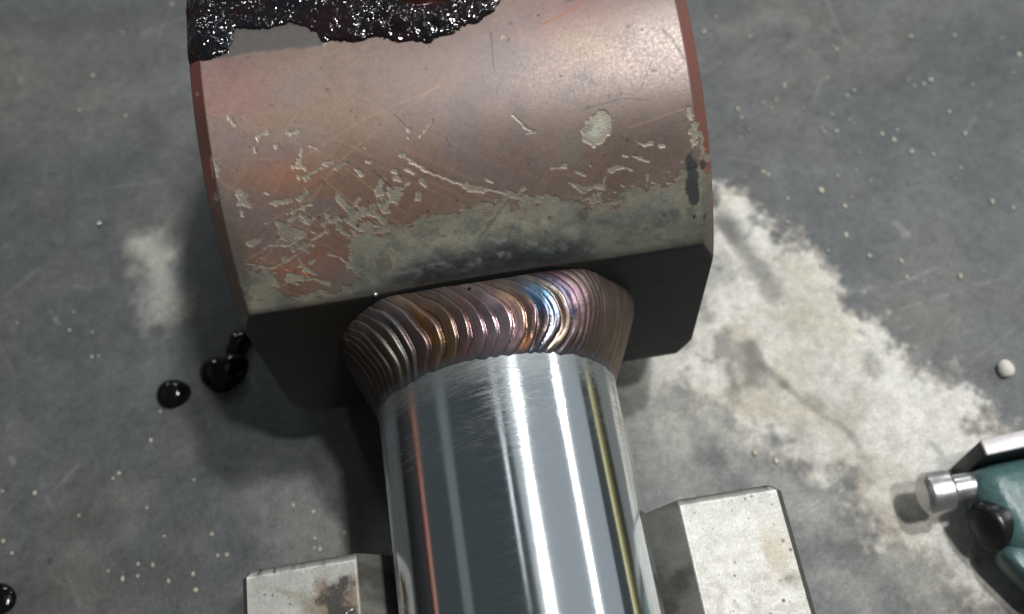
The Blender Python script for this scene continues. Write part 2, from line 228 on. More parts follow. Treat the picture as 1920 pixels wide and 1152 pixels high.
def bm_object(name, bm, mat, parent=None, sharp=35, loc=None):
    for v in bm.verts:
        v.co *= S
    bmesh.ops.recalc_face_normals(bm, faces=bm.faces)
    me = bpy.data.meshes.new(name)
    bm.to_mesh(me); bm.free()
    for p in me.polygons:
        p.use_smooth = True
    me.set_sharp_from_angle(angle=math.radians(sharp))
    me.materials.append(mat)
    o = bpy.data.objects.new(name, me)
    return link(o, parent)


# ------------------------------------------------------------------ materials
class NT:
    def __init__(self, name):
        self.m = bpy.data.materials.new(name)
        self.m.use_nodes = True
        self.t = self.m.node_tree
        self.b = self.t.nodes['Principled BSDF']

    def n(self, kind, **kw):
        nd = self.t.nodes.new(kind)
        for k, v in kw.items():
            if k in ('operation', 'blend_type', 'data_type', 'noise_dimensions', 'attribute_name', 'direction_type', 'axis',
                     'feature', 'distance', 'interpolation_type', 'wave_type', 'bands_direction', 'attribute_type'):
                setattr(nd, k, v)
        return nd

    def l(self, a, b):
        self.t.links.new(a, b)

    def coord(self, scale=(1, 1, 1), rot=(0, 0, 0)):
        tc = self.n('ShaderNodeTexCoord')
        mp = self.n('ShaderNodeMapping')
        mp.inputs['Scale'].default_value = Vector(scale) / S
        mp.inputs['Rotation'].default_value = rot
        self.l(tc.outputs['Object'], mp.inputs['Vector'])
        return mp.outputs['Vector']

    def noise(self, vec, scale, detail=4, rough=0.55, distort=0.0):
        nd = self.n('ShaderNodeTexNoise')
        nd.inputs['Scale'].default_value = scale
        nd.inputs['Detail'].default_value = detail
        nd.inputs['Roughness'].default_value = rough
        nd.inputs['Distortion'].default_value = distort
        if vec is not None:
            self.l(vec, nd.inputs['Vector'])
        return nd.outputs['Fac']

    def ramp(self, fac, stops):
        nd = self.n('ShaderNodeValToRGB')
        e = nd.color_ramp.elements
        while len(e) < len(stops):
            e.new(0.5)
        for el, (p, c) in zip(e, stops):
            el.position = p
            el.color = (*c, 1) if len(c) == 3 else c
        self.l(fac, nd.inputs['Fac'])
        return nd.outputs['Color']

    def rng(self, fac, a, b, c, d):
        nd = self.n('ShaderNodeMapRange')
        for i, v in zip(('From Min', 'From Max', 'To Min', 'To Max'), (a, b, c, d)):
            nd.inputs[i].default_value = v
        self.l(fac, nd.inputs['Value'])
        return nd.outputs['Result']

    def math(self, op, a, b=None):
        nd = self.n('ShaderNodeMath', operation=op)
        for i, v in enumerate((a, b)):
            if v is None: continue
            if isinstance(v, (int, float)): nd.inputs[i].default_value = v
            else: self.l(v, nd.inputs[i])
        return nd.outputs[0]

    def mixc(self, fac, a, b, mode='MIX'):
        nd = self.n('ShaderNodeMix', data_type='RGBA', blend_type=mode)
        for sock, v in ((nd.inputs[0], fac), (nd.inputs[6], a), (nd.inputs[7], b)):
            if isinstance(v, (int, float)): sock.default_value = v
            elif isinstance(v, (tuple, list)): sock.default_value = (*v, 1) if len(v) == 3 else v
            else: self.l(v, sock)
        return nd.outputs[2]

    def attr(self, name):
        return self.n('ShaderNodeAttribute', attribute_name=name)

    def bump(self, height, strength, dist, normal=None):
        nd = self.n('ShaderNodeBump')
        nd.inputs['Strength'].default_value = strength
        nd.inputs['Distance'].default_value = dist * S
        self.l(height, nd.inputs['Height'])
        if normal is not None:
            self.l(normal, nd.inputs['Normal'])
        return nd.outputs['Normal']

    def set(self, **kw):
        for k, v in kw.items():
            s = self.b.inputs[k.replace('_', ' ')]
            if isinstance(v, (int, float)): s.default_value = v
            elif isinstance(v, tuple): s.default_value = (*v, 1) if len(v) == 3 else v
            else: self.l(v, s)
        return self.m


def mat_attr(name, mottles, bump_scale, bump_dist, mottle=0.35, bump_strength=0.6, extra=None):
    """base colour 'tint', surface 'surf' = roughness, metal, bump weight; plus fine grain"""
    k = NT(name)
    v = k.coord()
    ti = k.attr('tint'); su = k.attr('surf')
    sp = k.n('ShaderNodeSeparateColor'); k.l(su.outputs['Color'], sp.inputs[0])
    c = ti.outputs['Color']
    for s, amt in mottles:
        f = k.noise(v, s, 5, 0.65)
        g = k.rng(f, 0.28, 0.72, 1 - amt, 1 + amt)
        cm = k.n('ShaderNodeCombineColor')
        for i in range(3): k.l(g, cm.inputs[i])
        c = k.mixc(1.0, c, cm.outputs[0], 'MULTIPLY')
    rn = k.noise(v, bump_scale * 0.6, 3, 0.6)
    r = k.math('ADD', sp.outputs[0], k.rng(rn, 0.3, 0.7, -0.07, 0.07))
    h = k.math('MULTIPLY', k.noise(v, bump_scale, 4, 0.65), sp.outputs[2])
    nrm = k.bump(h, bump_strength, bump_dist)
    k.set(Base_Color=c, Roughness=r, Metallic=sp.outputs[1], Normal=nrm)
    return k.m


M_EYE = mat_attr('worn_copper_paint', [(26, 0.10), (90, 0.08)], 70, 0.008)
M_TABLE = mat_attr('steel_bench_top', [(2.2, 0.12), (11, 0.22), (42, 0.30)], 30, 0.02)
M_BLOCK = mat_attr('ground_steel_block', [(9, 0.10), (45, 0.16)], 60, 0.012)


def m_rod():
    k = NT('polished_chrome')
    v = k.coord()
    sx = k.n('ShaderNodeSeparateXYZ'); k.l(v, sx.inputs[0])
    ang = k.math('ARCTAN2', sx.outputs['X'], sx.outputs['Z'])
    cb = k.n('ShaderNodeCombineXYZ')
    k.l(k.math('MULTIPLY', ang, 1.1), cb.inputs[0]); k.l(k.math('MULTIPLY', sx.outputs['Y'], 34), cb.inputs[1])
    hair = k.noise(cb.outputs[0], 3.0, 5, 0.7)                  # hairlines running round the rod
    near = k.rng(sx.outputs['Y'], -3.45, -2.62, 0.0, 1.0)       # sanded close to the weld
    cloud = k.noise(v, 3.2, 4, 0.6)
    near2 = k.math('MULTIPLY', near, k.rng(cloud, 0.3, 0.7, 0.55, 1.3))
    ring = k.rng(sx.outputs['Y'], -2.84, -2.66, 0.0, 1.0)
    ro = k.math('ADD', k.math('MULTIPLY', near2, 0.02), k.rng(hair, 0.35, 0.7, 0.095, 0.15))
    bh = k.math('MULTIPLY', hair, k.math('ADD', k.math('MULTIPLY', near2, 0.22), 0.10))
    nr = k.bump(bh, 0.35, 0.006)
    tg = k.n('ShaderNodeTangent', direction_type='RADIAL', axis='Y')
    k.set(Base_Color=(0.66, 0.69, 0.72), Metallic=1.0, Roughness=ro, Normal=nr, Anisotropic=0.85, Anisotropic_Rotation=0.25)
    k.l(tg.outputs[0], k.b.inputs['Tangent'])
    # scuffed film of emery scratches, dense near the weld, thin further down
    cs = k.n('ShaderNodeCombineXYZ')
    k.l(k.math('ADD', k.math('MULTIPLY', ang, 2.6), k.math('MULTIPLY', sx.outputs['Y'], 0.5)), cs.inputs[0])
    k.l(k.math('ADD', k.math('MULTIPLY', sx.outputs['Y'], 22), k.math('MULTIPLY', ang, -2.4)), cs.inputs[1])
    s1 = k.noise(cs.outputs[0], 1.6, 6, 0.75, 0.4)
    cs2 = k.n('ShaderNodeCombineXYZ')
    k.l(k.math('MULTIPLY', ang, 5.0), cs2.inputs[0])
    k.l(k.math('ADD', k.math('MULTIPLY', sx.outputs['Y'], 26), k.math('MULTIPLY', ang, 9.0)), cs2.inputs[1])
    s2 = k.noise(cs2.outputs[0], 2.2, 5, 0.75)
    scr = k.math('ADD', k.rng(s1, 0.47, 0.60, 0.0, 0.75), k.rng(s2, 0.53, 0.62, 0.0, 0.65))
    patch = k.rng(sx.outputs['Y'], -3.5, -3.15, 0.0, 1.0)
    amt = k.math('ADD', k.math('ADD', k.math('MULTIPLY', near2, 0.40), k.math('MULTIPLY', k.math('MULTIPLY', patch, k.rng(cloud, 0.45, 0.62, 0.0, 1.0)), 0.35)), 0.05)
    fac = k.math('MULTIPLY', scr, amt)
    fac = k.math('MINIMUM', k.math('ADD', fac, k.math('MULTIPLY', ring, k.rng(s1, 0.35, 0.65, 0.48, 0.72))), 0.92)
    b2 = k.n('ShaderNodeBsdfPrincipled')
    b2.inputs['Base Color'].default_value = (0.26, 0.28, 0.285, 1)
    b2.inputs['Metallic'].default_value = 0.75
    b2.inputs['Roughness'].default_value = 0.48
    k.l(nr, b2.inputs['Normal'])
    mx = k.n('ShaderNodeMixShader')
    k.l(fac, mx.inputs[0]); k.l(k.b.outputs[0], mx.inputs[1]); k.l(b2.outputs[0], mx.inputs[2])
    k.l(mx.outputs[0], k.t.nodes['Material Output'].inputs['Surface'])
    return k.m


def m_weld():
    k = NT('heat_tinted_weld')
    v = k.coord()
    ti = k.attr('tint'); su = k.attr('surf')
    sp = k.n('ShaderNodeSeparateColor'); k.l(su.outputs['Color'], sp.inputs[0])
    g = k.noise(v, 60, 4, 0.6)
    nr = k.bump(g, 0.10, 0.010)
    k.set(Base_Color=ti.outputs['Color'], Metallic=sp.outputs[1], Roughness=sp.outputs[0], Normal=nr)
    return k.m


def m_grease():
    k = NT('wet_black_grease')
    v = k.coord()
    vo = k.n('ShaderNodeTexVoronoi'); vo.inputs['Scale'].default_value = 30; k.l(v, vo.inputs['Vector'])
    g = k.noise(v, 17, 1, 0.4)
    h = k.math('ADD', k.math('MULTIPLY', vo.outputs['Distance'], 0.25), g)
    nr = k.bump(h, 1.0, 0.022)
    c = k.ramp(k.noise(v, 2.4, 3, 0.6), [(0.40, (0.006, 0.006, 0.008)), (0.66, (0.016, 0.007, 0.008)), (0.75, (0.008, 0.008, 0.010))])
    k.set(Base_Color=c, Roughness=0.07, Normal=nr, IOR=1.6)
    return k.m


def simple(name, color, rough, metal=0.0, mott=0.2, scale=20, bump=0.0, ior=1.45):
    k = NT(name)
    v = k.coord()
    f = k.noise(v, scale, 5, 0.65)
    a = tuple(max(0, x * (1 - mott)) for x in color); b = tuple(min(1, x * (1 + mott)) for x in color)
    c = k.ramp(f, [(0.3, a), (0.7, b)])
    r = k.rng(k.noise(v, scale * 0.7, 3), 0.3, 0.7, max(0.02, rough - 0.06), rough + 0.06)
    kw = dict(Base_Color=c, Roughness=r, Metallic=metal, IOR=ior)
    if bump:
        kw['Normal'] = k.bump(f, 0.6, bump)
    return k.set(**kw)


M_ROD = m_rod(); M_WELD = m_weld(); M_GREASE = m_grease()
M_OIL = simple('black_oil', (0.004, 0.004, 0.005), 0.06, 0, 0.3, 4)
M_GREEN = simple('teal_enamel', (0.072, 0.138, 0.142), 0.22, 0, 0.22, 16, 0.012)
M_PLATE = simple('dark_plate', (0.016, 0.028, 0.032), 0.5, 0, 0.2, 14, 0.003)  # near-black body of the plate
M_LAP = simple('lapped_steel', (0.52, 0.50, 0.51), 0.45, 0.3, 0.06, 14, 0.003)
M_STEEL = simple('satin_steel', (0.62, 0.61, 0.62), 0.34, 0.9, 0.08, 14, 0.004)
M_RUBBER = simple('black_rubber', (0.012, 0.012, 0.013), 0.32, 0, 0.2, 20)
M_PEBBLE = simple('white_slag', (0.62, 0.60, 0.54), 0.6, 0, 0.2, 8, 0.02)
M_SPATTER = simple('pale_spatter', (0.48, 0.46, 0.37), 0.4, 0.1, 0.3, 3)

TZ = -2.2127        # bench top

# ------------------------------------------------------------------ bench top
def build_table():
    h = 0.02
    core_x = np.arange(-6.7, 8.3, h); core_y = np.arange(-5.1, 6.7, h)
    far = [0.4, 1.2, 3, 7, 14, 24]
    xs = np.concatenate([[core_x[0] - f for f in far[::-1]], core_x, [core_x[-1] + f for f in far]])
    ys = np.concatenate([[core_y[0] - f for f in far[::-1]], core_y, [core_y[-1] + f for f in far]])
    X, Y = np.meshgrid(xs, ys, indexing='ij')
    n1 = fbm(X * 0.55, Y * 0.55, 4, 3); n2 = fbm(X * 1.8 + 5, Y * 1.8, 5, 11); n3 = fbm(X * 7, Y * 7, 4, 23)
    warm = fbm(X * 0.9 + 30, Y * 0.9, 3, 41)
    base = np.empty(X.shape + (3,)); base[:] = (0.110, 0.115, 0.112)
    base = mix(base, (0.088, 0.095, 0.100), sstep(0.35, 0.7, n1))
    base = mix(base, (0.132, 0.126, 0.115), 0.5 * sstep(0.5, 0.75, warm))
    base *= (0.80 + 0.40 * n2)[..., None]
    base *= (0.86 + 0.28 * n3)[..., None]
    rough = 0.50 + 0.16 * (n2 - 0.5)
    metal = np.full(X.shape, 0.15); bw = np.full(X.shape, 0.6)
    # directional brushing
    br = fbm((X * 0.9 + Y * 0.45) * 2.0, (Y * 0.9 - X * 0.45) * 26.0, 3, 71)
    base *= (0.94 + 0.12 * br)[..., None]
    # pale worn band
    sd = poly_sd(X, Y, PALE)
    rag = (fbm(X * 3.2, Y * 3.2, 5, 91, 0.6) - 0.5) * 0.78 + (fbm(X * 14, Y * 14, 3, 97) - 0.5) * 0.34
    pm = sstep(-0.12, 0.26, sd + rag)
    pale = np.empty(X.shape + (3,)); pale[:] = (0.57, 0.555, 0.515)
    pale = mix(pale, (0.40, 0.365, 0.29), 0.7 * sstep(0.45, 0.75, fbm(X * 1.4 + 3, Y * 1.4, 4, 55)))
    pale = mix(pale, (0.50, 0.50, 0.50), 0.6 * sstep(0.5, 0.75, fbm(X * 1.1 - 8, Y * 1.1, 4, 57)))
    pale *= (0.80 + 0.4 * fbm(X * 5, Y * 5, 5, 59, 0.6))[..., None]
    rim = np.exp(-((sd + rag - 0.06) / 0.16) ** 2)
    pale = mix(pale, (0.30, 0.23, 0.17), 0.55 * rim * sstep(0.4, 0.6, fbm(X * 4, Y * 4, 4, 61)))
    # wear thins the band towards the block
    thin = sstep(0.45, 0.62, fbm(X * 2.2 + 9, Y * 2.2, 5, 63, 0.6)) * sstep(3.6, 2.2, X) * 0.75
    base = mix(base, pale, pm * (1 - thin))
    for pts, w, a in PALE_EXTRA:
        ii = local(X, Y, pts, w * 3.5 + 0.2)
        x, y = X[ii], Y[ii]
        d = seg_dist(x, y, pts) - w
        q = (fbm(x * 6, y * 6, 4, 101) - 0.5) * w * 1.5
        base[ii] = mix(base[ii], (0.44, 0.43, 0.39), 0.85 * a * sstep(w * 1.7, -w * 1.0, d + 1.5 * q))
    for pts, w, a in DARK:  # smears and cracks, plus shadows painted in: top-left band, bottom-left corner
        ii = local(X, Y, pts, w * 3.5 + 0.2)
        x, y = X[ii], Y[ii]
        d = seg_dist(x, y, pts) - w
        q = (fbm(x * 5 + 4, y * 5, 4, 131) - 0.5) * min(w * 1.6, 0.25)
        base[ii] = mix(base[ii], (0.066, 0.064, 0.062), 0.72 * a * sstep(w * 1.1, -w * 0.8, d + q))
    for pts, w, a in SCRATCH:
        ii = local(X, Y, pts, 0.1)
        x, y = X[ii], Y[ii]
        d = seg_dist(x, y, pts)
        q = (fbm(x * 12, y * 12, 2, 141) - 0.5)
        base[ii] = mix(base[ii], (0.42, 0.42, 0.40), a * sstep(max(w, 0.015) * 1.4, 0, d + abs(q) * 0.02) * np.clip(0.5 + q * 2.4, 0, 1))
    # faint random hairlines
    rnd = random.Random(5)
    for i in range(70):
        cx, cy = rnd.uniform(-6, 8), rnd.uniform(-4.8, 6); an = rnd.gauss(0.5, 0.7); L = rnd.uniform(0.1, 0.8)
        pts = [(cx, cy), (cx + L * math.cos(an), cy + L * math.sin(an))]
        ii = local(X, Y, pts, 0.05)
        d = seg_dist(X[ii], Y[ii], pts)
        base[ii] = mix(base[ii], (0.30, 0.30, 0.29), rnd.uniform(0.08, 0.3) * sstep(0.022, 0.0, d))
    for i in range(260):                                      # dark pits and soot specks
        cx, cy = rnd.uniform(-6.5, 8), rnd.uniform(-4.9, 6.4); r = 0.012 + 0.03 * rnd.random() ** 3
        ii = local(X, Y, [(cx, cy)], r * 3)
        d = np.hypot(X[ii] - cx, Y[ii] - cy)
        base[ii] = mix(base[ii], (0.03, 0.03, 0.03), rnd.uniform(0.2, 0.65) * sstep(r * 1.6, r * 0.4, d))
    Z = TZ + 0.006 * (n1 - 0.5) - 0.004 * (1 - pm)
    rough = rough + 0.12 * pm
    V = np.stack([X, Y, Z], -1).reshape(-1, 3)
    surf = np.stack([rough, metal * (1 - pm), bw], -1)
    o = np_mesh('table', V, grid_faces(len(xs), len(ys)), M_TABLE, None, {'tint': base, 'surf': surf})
    tag(o, kind='structure')


build_table()

# ------------------------------------------------------------------ welded rod end: eye, weld, rod
EYE_R, EYE_L, EYE_C, EYE_D = 2.2127, 1.8935, 0.112, 1.9469


def eye_profile(x):
    ax = np.abs(x)
    return EYE_R - np.clip(ax - (EYE_L - EYE_C), 0, None)


def eye_rho(x, al):
    """distance of the surface from the pin axis at x, angle al from the top towards the rod"""
    r = eye_profile(x) + 0 * al
    s = np.sin(al)
    pl = np.where(s > 0.05, EYE_D / np.maximum(s, 0.05), 50.0)
    k = 0.035 + 0.16 * np.exp(-((x - 0.05) / 0.75) ** 4) * (np.cos(al) > 0) * 1.0
    hh = np.clip(0.5 + 0.5 * (pl - r) / k, 0, 1)
    return pl * (1 - hh) + r * hh - k * hh * (1 - hh)


root = empty('welded_rod_end', (0, 0, TZ))
tag(root, 'chrome rod welded to a chipped copper painted steel eye with rainbow heat tinted bead', 'welded rod')
ROOT_OFF = Vector((0, 0, -TZ)) * S


def build_eye():
    h = 0.0075
    xc = np.arange(-EYE_L, EYE_L + h * 0.5, h)
    xc = np.linspace(-EYE_L, EYE_L, len(xc))
    af = np.arange(math.radians(-22), math.radians(121), 0.0036)
    ab = np.linspace(math.radians(121), math.radians(338), 70)[1:-1]
    al = np.concatenate([af, ab])
    X, A = np.meshgrid(xc, al, indexing='ij')
    RHO = eye_rho(X, A)
    Sx = EYE_R * np.where(A > math.pi, A - 2 * math.pi, A)
    af_ = np.arcsin(np.clip(EYE_D / eye_profile(X), -1, 1))
    on_face = sstep(-0.01, 0.01, A - af_) * (A < math.pi / 2 + 0.6)
    S_edge = EYE_R * af_ - Sx                                   # arc distance to the flat's top edge
    # --- masks
    wob = (fbm(X * 9, Sx * 9, 4, 7) - 0.5); wob2 = (fbm(X * 26, Sx * 26, 3, 9) - 0.5); wob3 = (fbm(X * 60, Sx * 60, 2, 15) - 0.5)
    rag = 0.060 * wob + 0.050 * wob2 + 0.022 * wob3
    bare = poly_sd(X, Sx, BARE) + rag * 1.1
    bare += np.exp(-(bare / 0.15) ** 2) * (fbm(X * 6.5, Sx * 10, 5, 35, 0.62) - 0.5) * 0.30
    for isl in ISLANDS:
        bare = np.minimum(bare, -poly_sd(X, Sx, isl) - rag)
    bare = np.maximum(bare, poly_sd(X, Sx, ROUND_CHIP) + rag * 0.5)
    for pts, w in CHIPS:
        ii = local(X, Sx, pts, 0.2)
        d = w * 0.98 - seg_dist(X[ii], Sx[ii], pts) + (rag[ii] + 0.05 * wob2[ii] + 0.012 * wob3[ii]) * min(1.0, w * 26)
        bare[ii] = np.maximum(bare[ii], d)
    # small random flakes in the lower left field
    rnd = random.Random(3)
    for i in range(26):
        cx = rnd.uniform(-1.7, 0.2); cs = rnd.uniform(1.5, 2.2); w = rnd.uniform(0.006, 0.022)
        pts = [(cx, cs), (cx + rnd.uniform(-.06, .06), cs + rnd.uniform(-.05, .05))]
        ii = local(X, Sx, pts, 0.12)
        bare[ii] = np.maximum(bare[ii], w - seg_dist(X[ii], Sx[ii], pts) + rag[ii] * 0.5)
    LOWLEFT = [(-1.72, 1.62), (-0.75, 1.50), (-0.62, 1.75), (-0.75, 2.16), (-1.35, 2.30), (-1.72, 2.2)]
    wl = sstep(-0.12, 0.14, poly_sd(X, Sx, LOWLEFT))
    fl = fbm((X * 0.8 + Sx * 0.6) * 5.5, (Sx * 0.8 - X * 0.6) * 10, 5, 33, 0.6)
    bare = np.maximum(bare, (fl - 0.585 + 0.5 * (wl - 1)) * 0.22)
    vis = (A < 2.2) | (A > 5.8)
    bare = np.where(vis, bare, -1.0)
    bm_ = np.clip(sstep(-0.004, 0.004, bare), 0, 1) * (1 - on_face)
    rim = np.exp(-((bare - 0.002) / 0.0055) ** 2) * (1 - on_face)
    # --- paint colour
    P = np.empty(X.shape + (3,)); P[:] = (0.232, 0.168, 0.148)
    f1 = fbm(X * 1.1, Sx * 1.1, 4, 201); f2 = fbm(X * 2.7 + 4, Sx * 2.7, 5, 203); f3 = fbm(X * 1.0 + 9, Sx * 1.5, 4, 207)
    lowleft = sstep(0.7, 1.9, Sx - 0.35 * X)
    P = mix(P, (0.215, 0.125, 0.078), lowleft * 0.85)
    P = mix(P, (0.285, 0.225, 0.205), sstep(0.3, 1.6, X) * sstep(0.2, 0.6, Sx) * sstep(1.25, 0.7, Sx) * 0.75)  # lighter top right, sheen painted into the paint colour
    P = mix(P, (0.30, 0.155, 0.145), 0.75 * np.exp(-(((X + 1.55) / 0.33) ** 2 + ((Sx - 0.75) / 0.38) ** 2)))
    P = mix(P, (0.27, 0.135, 0.135), 0.65 * np.exp(-(((X - 1.0) / 0.42) ** 2 + ((Sx - 0.42) / 0.25) ** 2)))
    P = mix(P, (0.165, 0.130, 0.135), 0.75 * sstep(0.50, 0.72, f2) * sstep(0.2, 0.9, Sx + 0.3 * f1))
    P = mix(P, (0.255, 0.178, 0.120), 0.45 * sstep(0.52, 0.72, f3))
    P = mix(P, (0.155, 0.105, 0.088), 0.6 * sstep(0.95, 1.4, Sx) * sstep(-0.3, 0.7, X))
    P = mix(P, (0.34, 0.135, 0.075), 0.75 * np.exp(-(((X + 1.25) / 0.30) ** 2 + ((Sx - 1.34) / 0.13) ** 2)) * sstep(.35, .6, f2))
    P = mix(P, (0.33, 0.130, 0.075), 0.6 * np.exp(-(((X + 1.35) / 0.35) ** 2 + ((Sx - 2.02) / 0.13) ** 2)))
    P *= (0.80 + 0.40 * f2)[..., None] * (0.92 + 0.16 * fbm(X * 30, Sx * 30, 3, 231))[..., None]
    # fine wiping scratches fanned across the lower left
    ph = (X * 0.55 - Sx * 0.83)
    st = fbm(ph * 34, (X * 0.83 + Sx * 0.55) * 1.3, 3, 211)
    P = mix(P, (0.33, 0.22, 0.15), 0.40 * sstep(0.58, 0.80, st) * lowleft)
    ph2 = (X * 0.75 + Sx * 0.66)
    st2 = fbm(ph2 * 38, (X * 0.66 - Sx * 0.75) * 1.5, 3, 213)
    P = mix(P, (0.31, 0.21, 0.15), 0.26 * sstep(0.60, 0.80, st2) * lowleft)
    P *= (1 - 0.20 * sstep(0.85, 1.5, Sx))[..., None]  # lower flank darkened, its shading put into the paint colour
    P = mix(P, P.mean(-1, keepdims=True) * np.array((1.12, 0.98, 0.92)), np.full(X.shape, 0.12))
    # red chamfers
    ch = sstep(EYE_L - EYE_C - 0.012, EYE_L - EYE_C + 0.012, np.abs(X))
    chl = sstep(0.55, 0.95, Sx) * (X < 0)
    redc = mix(np.broadcast_to(np.array((0.175, 0.060, 0.050)), X.shape + (3,)), (0.13, 0.075, 0.06), sstep(0.4, 0.7, fbm(X * 3, Sx * 2.2, 4, 221)))
    redc = mix(redc, (0.085, 0.048, 0.042), 0.75 * chl * sstep(0.3, 0.55, fbm(X * 5, Sx * 5, 4, 223)))  # left chamfer darkened, shade of its lamp-averted side painted in
    P = mix(P, redc, ch * 0.92)
    P = mix(P, (0.115, 0.088, 0.080), 0.85 * sstep(-1.5, -1.78, X + 0.08 * wob) * sstep(1.3, 1.75, Sx + 0.5 * wob))
    # --- bare steel colour
    B = np.empty(X.shape + (3,)); B[:] = (0.290, 0.280, 0.220)
    g1 = fbm(X * 3.4, Sx * 3.4, 5, 241, 0.6); g2 = fbm(X * 14, Sx * 11, 4, 243, 0.6)
    B = mix(B, (0.17, 0.185, 0.165), sstep(0.42, 0.72, g1))
    B *= (0.66 + 0.68 * g2)[..., None]
    B = mix(B, (0.33, 0.30, 0.22), 0.5 * sstep(0.52, 0.7, fbm(X * 6 + 8, Sx * 9, 4, 249)))
    B = mix(B, (0.36, 0.37, 0.32), 0.7 * sstep(-0.01, 0.05, poly_sd(X, Sx, ROUND_CHIP)))
    chip_small = sstep(0.10, 0.02, bare) * (Sx < 2.0)
    B = mix(B, (0.245, 0.212, 0.165), 0.75 * chip_small)
    grime_shade = sstep(0.55, 0.05, S_edge + 0.35 * wob + 0.15 * (g1 - 0.5)) * sstep(-1.2, 0.4, X)  # dirt along the edge with the curve's shade painted in
    B = mix(B, (0.125, 0.130, 0.112), 0.62 * grime_shade)
    B = mix(B, (0.10, 0.105, 0.095), 0.5 * sstep(0.56, 0.72, fbm(X * 7 + 20, Sx * 12, 5, 255, 0.65)))
    # scorched, blued strip over the weld
    heat = np.exp(-((X - 0.10) / 0.78) ** 4)
    hz = heat * sstep(0.42, 0.12, S_edge + 0.16 * wob + 0.10 * (X - 0.1) ** 2)
    Hc = mix(np.broadcast_to(np.array((0.070, 0.082, 0.092)), X.shape + (3,)), (0.27, 0.30, 0.32), sstep(0.50, 0.68, fbm(X * 9, Sx * 14, 5, 251, 0.65)))
    B = mix(B, Hc, hz * 0.9)
    B = mix(B, (0.045, 0.048, 0.052), 0.85 * heat * sstep(0.24, 0.08, S_edge + 0.16 * wob + 0.10 * wob2))
    B = mix(B, (0.075, 0.075, 0.07), 0.65 * ch * sstep(1.6, 2.1, Sx))
    B = mix(B, (0.10, 0.095, 0.085), 0.55 * sstep(0.08, 0.0, S_edge + 0.05 * wob))
    tint = mix(P, B, bm_)
    tint = mix(tint, (0.46, 0.39, 0.32), 0.30 * rim * (0.3 + 1.2 * sstep(0.4, 0.65, g2)) * (Sx < 2.15) * vis)
    rough = 0.42 + 0.10 * (f2 - 0.5) + bm_ * 0.10 - 0.12 * hz * bm_
    metal = 0.18 + 0.22 * bm_
    big = poly_sd(X, Sx, BARE)
    film = np.exp(-((big - 0.03 + 0.10 * wob) / 0.09) ** 2) * (1 - on_face) * vis
    tint = mix(tint, (0.185, 0.155, 0.125), 0.42 * film * sstep(0.3, 0.6, g2))
    # --- spots and lines
    for (cx, cs), rx, rs, kind in EYE_SPOTS:
        q = np.hypot((X - cx) / rx, (Sx - cs) / rs) + wob * 0.7 + wob2 * 0.5
        m = sstep(1.1, 0.85, q) * vis
        c, a = {'thin': ((0.145, 0.130, 0.105), 0.7), 'ink': ((0.030, 0.034, 0.042), 0.85), 'dirt': ((0.085, 0.080, 0.070), 0.5)}[kind]
        tint = mix(tint, c, m * a)
    for pts, w, kind in EYE_LINES:
        ii = local(X, Sx, pts, 0.12)
        c, a = {'rust': ((0.33, 0.10, 0.04), 0.8), 'dark': ((0.05, 0.04, 0.035), 0.75), 'light': ((0.36, 0.235, 0.155), 0.42), 'dirt': ((0.09, 0.085, 0.075), 0.6)}[kind]
        d = seg_dist(X[ii], Sx[ii], pts) + np.abs(wob2[ii]) * w * 0.9
        tint[ii] = mix(tint[ii], c, a * sstep(max(w, 0.007) * 1.25, 0.0, d) * vis[ii])
    for i in range(130):
        cx = rnd.uniform(-1.75, 1.75); cs = rnd.uniform(0.2, 2.3); r = 0.005 + 0.012 * rnd.random() ** 3
        ii = local(X, Sx, [(cx, cs)], 0.06)
        d = np.hypot(X[ii] - cx, Sx[ii] - cs)
        tint[ii] = mix(tint[ii], (0.045, 0.035, 0.032), rnd.uniform(0.3, 0.9) * sstep(r * 1.6, r * 0.4, d))
    # grey paste under the grease and dark oil film on the chamfer
    gp = sstep(-0.012, 0.012, poly_sd(X, Sx, GREY_PASTE) + 0.03 * wob)
    tint = mix(tint, (0.098, 0.092, 0.092), gp * 0.92)
    # --- raw end of the flat, machined, its shade painted in as near-black
    F = np.empty(X.shape + (3,)); F[:] = (0.015, 0.017, 0.018)
    Zc = RHO * np.cos(A)
    F *= (0.6 + 0.8 * fbm(X * 2.0, Zc * 22, 3, 261))[..., None]
    F = mix(F, (0.026, 0.020, 0.014), sstep(0.45, 0.7, fbm(X * 1.6 + 3, Zc * 1.6, 3, 263)) * sstep(0.2, -0.6, X))
    tint = mix(tint, F, on_face)
    rough = rough * (1 - on_face) + 0.5 * on_face
    metal = metal * (1 - on_face) + 0.05 * on_face
    # --- relief: paint layer is proud of the steel
    RHO = RHO + 0.0022 * (1 - bm_) * (1 - on_face) * vis + 0.006 * (f1 - 0.5) * (1 - on_face)
    RHO = RHO + 0.004 * gp
    # grease hole drilled from above
    dh = np.hypot(X - HOLE[0] - 0.05, Sx - HOLE[1] + 0.05)
    RHO = RHO - 0.55 * sstep(0.385, 0.345, dh)
    hole = sstep(0.40, 0.37, dh)
    tint = mix(tint, (0.05, 0.016, 0.015), hole)
    tint = mix(tint, (0.20, 0.19, 0.19), np.exp(-((dh - 0.395) / 0.018) ** 2) * 0.7)
    rough = rough * (1 - hole) + 0.25 * hole
    V = np.stack([X, -RHO * np.sin(A), RHO * np.cos(A)], -1)
    # end faces and the pin bore: extra columns closing the ring
    bore = 1.15
    cols = []; tl = []
    def ring(x, rr, t):
        rr = rr if np.ndim(rr) else np.full(al.shape, rr)
        cols.append(np.stack([np.full(al.shape, x), -rr * np.sin(al), rr * np.cos(al)], -1)[None]); tl.append(np.broadcast_to(np.array(t), (1, len(al), 3)))
    eR = RHO[-1]; eL = RHO[0]
